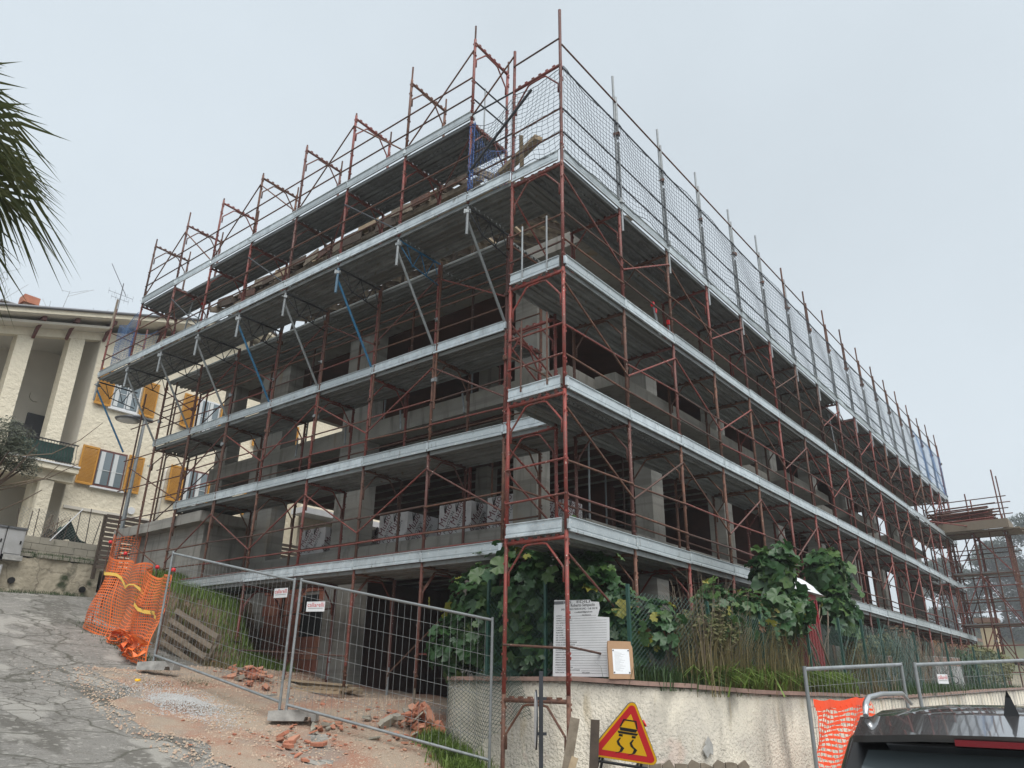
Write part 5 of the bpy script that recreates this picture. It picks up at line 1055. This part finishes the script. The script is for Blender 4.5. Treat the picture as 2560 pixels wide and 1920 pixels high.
# ================================================================ far background
fh = thing('far_house', 'far house with orange wall, tiled roof and brick chimney in the mist', 'house', (46, 3, 0))
fb = lambda nm, lo, hi, m, p=fh: MB().box(lo, hi).build(nm, m, p)
fb('wall', (41, 3.6, -.5), (52, 14, 4.3), 'orange_wall'); MB().prism([(2.9, 4.1), (9, 6.2), (15, 4.1), (15, 4.3), (9, 6.4), (2.9, 4.3)], frame_mtx((40.3, 0, 0), (0, 1, 0), za=(1, 0, 0)), 12.5).build('roof', 'roof_tile', fh)
c_ = fb('chimney', (41.5, .6, 2.0), (42.3, 1.3, 4.6), 'cream_brick'); fb('chimney_cap', (41.3, .4, 4.6), (42.5, 1.5, 4.85), 'roof_tile', c_); fb('side_wall', (41.0, -5.5, -.5), (50, 3.55, 1.9), 'house_plaster'); MB().prism([(-6.2, 1.8), (3.5, 2.9), (3.5, 3.05), (-6.2, 1.95)], frame_mtx((40.6, 0, 0), (0, 1, 0), za=(1, 0, 0)), 10).build('lean_to_roof', 'roof_tile', fh)
for y in (4.8, 7.5, 10.5): fb('window', (40.97, y, 2.0), (41.05, y+1.0, 3.4), 'black')
# ================================================================ vegetation
def mk_leaf(seed):
    def f():
        q = random.Random(seed); b = MB(); n = 21; vs = [(0, 0, 0)]
        for i in range(n):
            a = math.pi*2*(i/n)*.93+math.pi*.07+math.pi*.5-math.pi; lob = (.72+.28*abs(math.cos(i/n*math.pi*7)))*q.uniform(.92, 1.06)
            vs.append((math.cos(a)*lob, math.sin(a)*lob, .16*lob*lob*math.sin(i*2.0)+.10*lob))
        m_ = len(vs)
        for i in range(n): x, y, z = vs[1+i]; vs.append((x*.52, y*.52, (.02 if i % 3 else .10)))
        b.add(vs, [(0, m_+i, m_+(i+1)) for i in range(n-1)]+[(m_+i, 1+i, 2+i, m_+i+1) for i in range(n-1)], True); return b
    return f
LEAF = [shared('leaf_%d' % i, mk_leaf(i), 'big_leaf') for i in range(3)]
def leaf_mtx(p, out, s, q):
    n = (Vector(out)*1.0+Vector((0, 0, .55))+Vector((q.gauss(0, .45), q.gauss(0, .45), q.gauss(0, .35)))).normalized()
    return Matrix.Translation(p) @ n.to_track_quat('Z', 'Y').to_matrix().to_4x4() @ Matrix.Rotation(q.uniform(0, 6.3), 4, 'Z') @ Matrix.Diagonal((s, s, s, 1))
def mallow(lab, lumps, n_obj, n_in, size, seed, base, yel=.06, brown=.0):
    q = random.Random(seed); t = thing('large_leaved_shrub', lab, 'shrub', base)
    for k in range(9):
        c, r_ = lumps[k % len(lumps)]; e = Vector(c)+Vector((q.uniform(-.5, .5)*r_[0], q.uniform(-.5, .5)*r_[1], q.uniform(-.3, .6)*r_[2])); s0 = Vector((base[0]+q.uniform(-.3, .3), base[1]+q.uniform(-.3, .3), base[2]))
        MB().path([s0, s0.lerp(e, .5)+Vector((q.uniform(-.1, .1), q.uniform(-.1, .1), .1)), e], [.022, .016, .008], 5).build('stem', 'twig', t)
    wts = [r_[0]*r_[2] for c, r_ in lumps]; inner = MB()
    for i in range(n_obj+n_in):
        c, r_ = q.choices(lumps, wts)[0]; d = Vector((q.gauss(0, 1), q.gauss(0, 1), q.gauss(0, 1))).normalized()
        if i < n_obj and d.dot(CAM-Vector(c)) < -.2*(CAM-Vector(c)).length: d = -d
        k = (q.uniform(1.05, 1.4) if q.random() < .12 else q.uniform(.8, 1.08)) if i < n_obj else q.uniform(.2, .92); p = Vector(c)+Vector((d.x*r_[0], d.y*r_[1], d.z*r_[2]))*k
        if p.x < .95 and -.4 < p.y < .95 and p.z < 2.6: p.x = .95+q.uniform(0, .3)
        if p.z < 1.15: p.z = 1.15+q.uniform(0, .4)
        s = size*q.uniform(.5, 1.45); m_ = 'yellow_leaf' if q.random() < yel else 'brown_leaf' if q.random() < brown and p.z < base[2]+1.0 else 'big_leaf'
        if i < n_obj: link('leaf', LEAF[i % 3], t, leaf_mtx(p, d, s, q), m_)
        else:
            mt = leaf_mtx(p, d, s, q); inner.add([mt @ v.co for v in LEAF[i % 3].vertices], [tuple(f.vertices) for f in LEAF[i % 3].polygons], True)
    stuff(inner.build('inner_foliage', 'big_leaf', t))
mallow('large lobed-leaf shrub filling the corner behind the white notice board', [((1.25, 2.45, 2.2), (.62, .8, 1.0)), ((1.2, 1.55, 2.5), (.6, .8, .9)), ((1.25, .6, 2.25), (.55, .65, 1.0)), ((1.0, 2.9, 1.75), (.4, .5, .5)), ((1.35, .1, 1.9), (.45, .45, .7)), ((1.0, 1.6, 1.65), (.35, 1.2, .4))], 290, 2300, .12, 3, (1.2, 1.5, 1.25), .07)
mallow('large lobed-leaf shrub in two tall clumps before the red portable toilet', [((5.4, -.8, 3.1), (.55, .35, .48)), ((8.7, -.75, 3.4), (.62, .4, .55)), ((5.6, -1.02, 2.45), (.55, .15, .38)), ((9.1, -.8, 2.6), (.45, .3, .6)), ((5.0, -.85, 2.3), (.45, .35, .5)), ((8.3, -.9, 2.75), (.4, .25, .4))], 290, 700, .17, 8, (6.6, -1.0, 1.05), .03, .25)
mallow('loose feathery green shrub between the dry stems and the tall leafy clumps', [((4.2, -.75, 2.25), (.6, .3, .45)), ((3.0, -.75, 2.3), (.6, .3, .4)), ((1.6, -.4, 1.95), (.35, .3, .4))], 170, 800, .08, 13, (4.0, -.7, 1.1), .14, .12)
def dry_shrub(c, w_, h, n, lab, seed, m='twig'):
    q = random.Random(seed); b = MB(); t = thing('dry_shrub', lab, 'shrub', c, 'bare shrubs above the cream wall')
    for i in range(n):
        p = Vector(c)+Vector((q.uniform(-w_, w_), q.uniform(-.2, .2), 0)); L = h*q.uniform(.55, 1.1); ln = Vector((q.gauss(0, .16), q.gauss(0, .1), 1)); e = p+ln*L; mid = p.lerp(e, .5)+Vector((q.gauss(0, .06), q.gauss(0, .04), 0))
        b.path([p, mid, e], [.006, .004, .0022], 3, False)
        for j in range(6): f_ = q.uniform(.3, .95); a = p.lerp(e, f_); b.path([a, a+Vector((q.gauss(0, .14), q.gauss(0, .1), q.uniform(.05, .25)))], .0024, 3, False)
    stuff(b.build('twigs', m, t))
dry_shrub((2.7, -.75, 1.1), .8, 1.6, 70, 'tall tangle of bare brown stems right of the cardboard notice', 1); dry_shrub((4.1, -.8, 1.1), .7, 1.2, 42, 'bare brown stems before the feathery green shrub', 2, 'dry_grass'); dry_shrub((9.0, -1.05, 1.0), .7, 1.0, 60, 'straw-coloured dry stems below the right leafy clump', 3, 'dry_grass'); dry_shrub((12.5, -1.2, 1.0), 1.5, 1.3, 150, 'grey dead creeper on the wire fence behind the packs', 4); dry_shrub((17, -1.3, 1.1), 2.2, 1.3, 150, 'bare grey hedge at the far right fence', 5)
def grass(name, spots, n, h, spread, m, lab, seed, arch=.5, zf=None, wd=1.0):
    q = random.Random(seed); b = MB()
    for i in range(n):
        x, y, z, r_ = q.choice(spots); x += q.gauss(0, r_*.5); y += q.gauss(0, min(r_, spread)*.5); z = zf(x, y) if zf else z
        a = q.uniform(0, 6.3); L = h*q.uniform(.5, 1.2); d = Vector((math.cos(a), math.sin(a), 0)); s = Vector((-d.y, d.x, 0))*q.uniform(.004, .009)*(h/.4)**.5*wd; p = Vector((x, y, z-.02)); k = arch*q.uniform(.4, 1.3)
        m1 = p+Vector((0, 0, L*.55))+d*L*.25*k; e = p+Vector((0, 0, L*(1-.55*k)))+d*L*.8*k
        b.add([p-s, p+s, m1+s*.8, m1-s*.8, e], [(0, 1, 2, 3), (3, 2, 4)], True)
    o = stuff(b.build(name, m)); o['label'] = lab
grass('grass', [(2.2+i*.33, -.78-.02*i, 1.08, .22) for i in range(16)], 3600, .62, .3, 'grass', 'bright long-bladed grass along the top of the cream wall', 1, 1.05, None, 2.0)
grass('grass', [(1.4, -.55, 1.15, .3), (1.9, -.65, 1.12, .3), (2.4, -.6, 1.1, .3), (1.15, -.2, 1.2, .3)], 1500, .42, .3, 'dark_grass', 'dark grass at the foot of the cardboard notice', 2, .7)
grass('grass', [(.7+.25*i, 9+.5*j, 0, .35) for i in range(6) for j in range(9)], 9000, .34, .5, 'grass', 'fresh green grass on the earth bank beside the garage', 3, .6, bz)
grass('dry_grass', [(2.0+i*.3, -.72-.02*i, 1.08, .3) for i in range(12)]+[(8.6+i*.3, -1.1, 1.0, .3) for i in range(5)], 2600, 1.15, .35, 'dry_grass', 'tall dry grass among the bare shrubs above the cream wall', 14, .45, None, .55)
grass('dry_grass', [(.35, 8.5+.4*j, 0, .25) for j in range(7)], 900, .3, .3, 'dry_grass', 'dry grass hanging down the cut face of the earth bank', 4, 1.2, bz)
grass('weeds', [(.1, 1.7, 0, .3), (.3, 2.2, 0, .3), (0, 1.0, 0, .35), (.25, .5, 0, .3), (.4, 2.7, 0, .2)], 4200, .34, .4, 'grass', 'low green weeds at the foot of the cream wall', 5, .7, lambda x, y: yz(x, y))
grass('weeds', [(x, 18.62, 4.33, .25) for x in (-.6, -.2, .2, .6, 1.0, 1.3)], 1900, .22, .2, 'dark_grass', 'weeds on the ledge of the old plaster wall', 6, .6)
grass('weeds', [(-8+i*.5, 18.35, 0, .3) for i in range(19)], 2600, .16, .15, 'dark_grass', 'weeds along the foot of the old plaster wall', 7, .6, lambda x, y: gz(x, y))
grass('weeds', [(-.9+.05*j, 8.6+.5*j, 0, .35) for j in range(10)]+[(-1.6, 7.3, 0, .4), (-.9, 7.4, 0, .4)], 1800, .13, .3, 'dark_grass', 'sparse weeds along the road edge under the orange net', 8, .6, lambda x, y: gz(x, y))
grass('weeds', [(10+i*.8, -1.35-.02*i, 1.08, .5) for i in range(20)], 3800, .4, .3, 'dark_grass', 'rough weeds along the far part of the cream wall', 9, .6)
def leafy(t, blobs, n, ls, m, seed, nm='crown', asp=2.2):
    q = random.Random(seed); b = MB(); wts = [r_[0]*r_[1]*r_[2] for c, r_ in blobs]
    for i in range(n):
        c, r_ = q.choices(blobs, wts)[0]; d = Vector((q.gauss(0, 1), q.gauss(0, 1), q.gauss(0, 1))).normalized()*q.uniform(.25, 1.08)**.55; p = Vector(c)+Vector((d.x*r_[0], d.y*r_[1], d.z*r_[2]))
        a = Vector((q.gauss(0, 1), q.gauss(0, 1), q.gauss(0, .7))).normalized(); c2 = a.orthogonal().normalized(); s = ls*q.uniform(.5, 1.4); b.add([p-a*s, p+c2*s/asp, p+a*s, p-c2*s/asp], [(0, 1, 2, 3)])
    return stuff(b.build(nm, m, t))
def hedge(c, r_, lab, m, seed, n=2600, ls=.06):
    t = thing('hedge_bush', lab, 'bush', (c[0], c[1], c[2]-r_[2])); q = random.Random(seed)
    leafy(t, [((c[0]+q.uniform(-.6, .6)*r_[0], c[1]+q.uniform(-.4, .4)*r_[1], c[2]+q.uniform(-.3, .4)*r_[2]), (r_[0]*.6, r_[1]*.8, r_[2]*.6)) for _ in range(5)], n, ls, m, seed, 'foliage'); 
    for i in range(5): MB().path([(c[0]+q.uniform(-.3, .3)*r_[0], c[1], c[2]-r_[2]), (c[0]+q.uniform(-.6, .6)*r_[0], c[1], c[2]+r_[2]*.5)], [.02, .008], 4).build('stem', 'twig', t)
hedge((11.2, -.9, 1.7), (1.1, .4, .8), 'dark ivy-covered bush behind the left white pack', 'hedge_leaf', 21); hedge((14, -.6, 1.9), (1.3, .6, .9), 'brownish bush between the two white packs', 'brown_leaf', 22, 2200); hedge((19, -1.2, 1.7), (1.6, .5, .7), 'dark green bush right of the right white pack', 'dark_grass', 23); hedge((24, -1.2, 1.8), (2, .6, .9), 'grey-green bush under the loading tower', 'hedge_leaf', 24, 2600, .08); hedge((33, -3.2, 1.6), (3, 1, 1.0), 'misty hedge beyond the loading tower', 'hedge_leaf', 25, 2600, .12)
hedge((4.5, -.65, 1.9), (.9, .35, .75), 'tangled olive-green bush under the feathery shrub', 'hedge_leaf', 26, 9000, .045); hedge((3.1, -.65, 1.8), (1.1, .35, .65), 'fine-leaved olive-green bush behind the bare brown stems', 'hedge_leaf', 27, 9000, .04)
# palm at the left edge: fan fronds
pc = Vector((-8.06, 3.12, 5.95)); pm = thing('palm_tree', 'dark fan palm reaching in from the left edge of the photo', 'palm', (pc.x, pc.y, gz(pc.x, pc.y)))
b = MB(); zz = gz(pc.x, pc.y)-.1
b.path([(pc.x+.02*math.sin(i), pc.y, zz+(pc.z-.2-zz)*i/10) for i in range(11)], [.24+.02*(i % 2) for i in range(11)], 10); b.build('trunk', 'bark', pm)
q = random.Random(5)
for k in range(190):
    az = q.uniform(0, 6.283); el = R(q.uniform(-85, 62)); u = Vector((math.cos(az)*math.cos(el), math.sin(az)*math.cos(el), math.sin(el))); Lp = q.uniform(.9, 1.35)*(1.0 if el > -.5 else 1.22); b = MB()
    c = pc+u*Lp+Vector((0, 0, -.06)); b.path([pc+u*.1, pc+u*Lp*.5+Vector((0, 0, .02)), c], [.016, .013, .010], 4)
    s = u.cross(Vector((0, 0, 1))).normalized(); s = (s*math.cos(q.uniform(-.5, .5))+u.cross(s)*math.sin(q.uniform(-.5, .5))).normalized(); n = u.cross(s).normalized()
    nl = 26; Lf = q.uniform(.85, 1.15)
    for i in range(nl):
        a = R(-105+210*i/(nl-1)); d = (u*math.cos(a)+s*math.sin(a)); L = Lf*(.72+.28*math.cos(a*.7))*q.uniform(.9, 1.08); wd = .018; side = d.cross(n).normalized()*wd
        m1 = c+d*L*.5+n*.02*(1 if i % 2 else -1); e = c+d*L+Vector((0, 0, -.06-.46*L*q.uniform(.4, 1.6)*max(.25, math.cos(el)))); b.add([c-side*.3, c+side*.3, m1+side+n*.012, m1-side-n*.012, e], [(0, 1, 2, 3), (3, 2, 4)])
    b.build('frond', 'palm_leaf', pm)
# olive tree at the left edge and bare trailing branches
ox, oy = -4.2, 9.2; zb = gz(ox, oy)
ot = thing('olive_tree', 'small grey-green olive tree at the left edge before the house balcony', 'olive tree', (ox, oy, zb))
b = MB(); b.path([(ox, oy, zb-.1), (ox-.08, oy, zb+1.2), (ox-.1, oy+.1, 4.1)], [.13, .10, .07], 7); b.build('trunk', 'bark', ot)
for i in range(8): a = i*.8; MB().path([(ox-.1, oy+.1, 4.0), (ox-.1+.4*math.cos(a), oy+.35*math.sin(a), 4.5), (ox-.1+.7*math.cos(a), oy+.6*math.sin(a), 4.85+.2*math.sin(i*2))], [.035, .022, .008], 4).build('limb', 'bark', ot)
leafy(ot, [((ox+.2, oy, 4.85), (.36, .36, .32)), ((ox, oy, 5.1), (.3, .3, .4)), ((ox+.48, oy-.1, 4.65), (.2, .22, .2)), ((ox-.4, oy+.2, 4.75), (.5, .4, .5)), ((ox+.35, oy, 5.15), (.13, .13, .24))], 9000, .038, 'olive_leaf', 31, 'crown', 4)
for i, pts in enumerate((((-4.45, 9.50, 4.70), (-4.19, 9.17, 4.74), (-3.63, 8.45, 4.81), (-3.39, 8.01, 5.04), (-3.23, 7.63, 5.33)), ((-4.26, 9.64, 4.13), (-4.04, 9.28, 4.27), (-3.59, 8.65, 4.41), (-3.49, 8.38, 4.64)), ((-4.25, 9.65, 4.06), (-4.03, 9.29, 4.20), (-3.55, 8.60, 4.41), (-3.29, 8.13, 4.65)), ((-4.13, 9.74, 3.71), (-3.91, 9.38, 3.88), (-3.70, 9.01, 4.05), (-3.55, 8.73, 4.22)))):
    tag(MB().path(pts, [.013, .011, .009, .007, .004][:len(pts)], 4).build('trailing_branch', 'twig'), ('topmost', 'second', 'third', 'lowest')[i]+' thin bare branch trailing across the cream house wall', 'branch', 'bare branches at the left edge')
# misty pines on the right and bare treetops behind the cream house
def pine(x, y, h, rr, lab, seed):
    q = random.Random(seed); zb = 8.; t = thing('pine_tree', lab, 'pine tree', (x, y, zb), 'misty pines at the right'); b = MB(); b.path([(x, y, zb), (x+.3, y, zb+h*.5), (x+.1, y+.2, zb+h*.95)], [.45, .3, .08], 8); b.build('trunk', 'bark', t); bl = []
    for i in range(26):
        f_ = .12+.84*i/25; a = q.uniform(0, 6.3); r_ = rr*(1.12-f_*.75)*q.uniform(.5, .9); c = (x+math.cos(a)*r_, y+math.sin(a)*r_, zb+h*f_); bl.append((c, (rr*.42*q.uniform(.7, 1.2), rr*.42*q.uniform(.7, 1.2), h*.07)))
        MB().path([(x, y, zb+h*(f_-.06)), c], [.12, .03], 4).build('limb', 'bark', t)
    bl.append(((x, y, zb+h*.94), (rr*.35, rr*.35, h*.08))); leafy(t, bl, 15000, .42, 'pine_leaf', seed, 'crown', 3.5)
hl = sheet(np.linspace(110, 330, 16), np.linspace(-110, 120, 16), lambda P: -1+14*np.clip((P[:, 0]-112)/70, 0, 1)**1.3); struct(hl.build('hill', 'hedge_leaf'))
pine(168, 6, 25, 8, 'tall misty pine just right of the loading tower', 41); pine(172, 15, 21, 8, 'misty pine seen behind the loading tower tubes', 42); pine(165, -1, 30, 9, 'tallest misty pine at the right edge of the photo', 43); pine(185, 26, 20, 8, 'far misty pine showing through the scaffold', 44); pine(180, 3, 20, 8, 'faint pine between the two nearest pines', 45)
def bare(x, y, z, h, lab, seed):
    q = random.Random(seed); t = thing('bare_tree', lab, 'tree', (x, y, z), 'bare treetops behind the cream house'); b = MB(); b.path([(x, y, z), (x, y, z+h*.6)], [.15, .07], 6); b.build('trunk', 'bark', t); b = MB()
    for i in range(60):
        a = q.uniform(0, 6.3); p = Vector((x, y, z+h*q.uniform(.4, .65))); e = p+Vector((math.cos(a)*h*.2, math.sin(a)*h*.2, h*q.uniform(.15, .36))); m1 = p.lerp(e, .5)+Vector((0, 0, .2)); b.path([p, m1, e], [.03, .02, .008], 3, False)
        for j in range(5): c = m1.lerp(e, q.random()); b.path([c, c+Vector((q.gauss(0, .5), q.gauss(0, .5), q.uniform(.2, .8)))], .008, 3, False)
    stuff(b.build('crown', 'twig', t))
for i, (x, y) in enumerate(((-.5, 40), (2.2, 41), (4.6, 40), (7, 42))): bare(x, y, 7, 15.0, ('first', 'second', 'third', 'fourth')[i]+' bare treetop from the left above the cream house roof', 50+i)

# ================================================================ mist
hz = MB().box((-90, -140, -6), (340, 140, 48)).build('haze', 'concrete'); hz['kind'] = 'stuff'; hz['label'] = 'thin grey mist hanging over the whole street'
hm = bpy.data.materials.new('haze'); hm.use_nodes = True; n = hm.node_tree.nodes; n.remove(n['Principled BSDF']); pv = n.new('ShaderNodeVolumePrincipled')
pv.inputs['Color'].default_value = (.93, .96, 1, 1); pv.inputs['Density'].default_value = .0012; hm.node_tree.links.new(pv.outputs[0], n['Material Output'].inputs['Volume'])
hz.data.materials[0] = hm
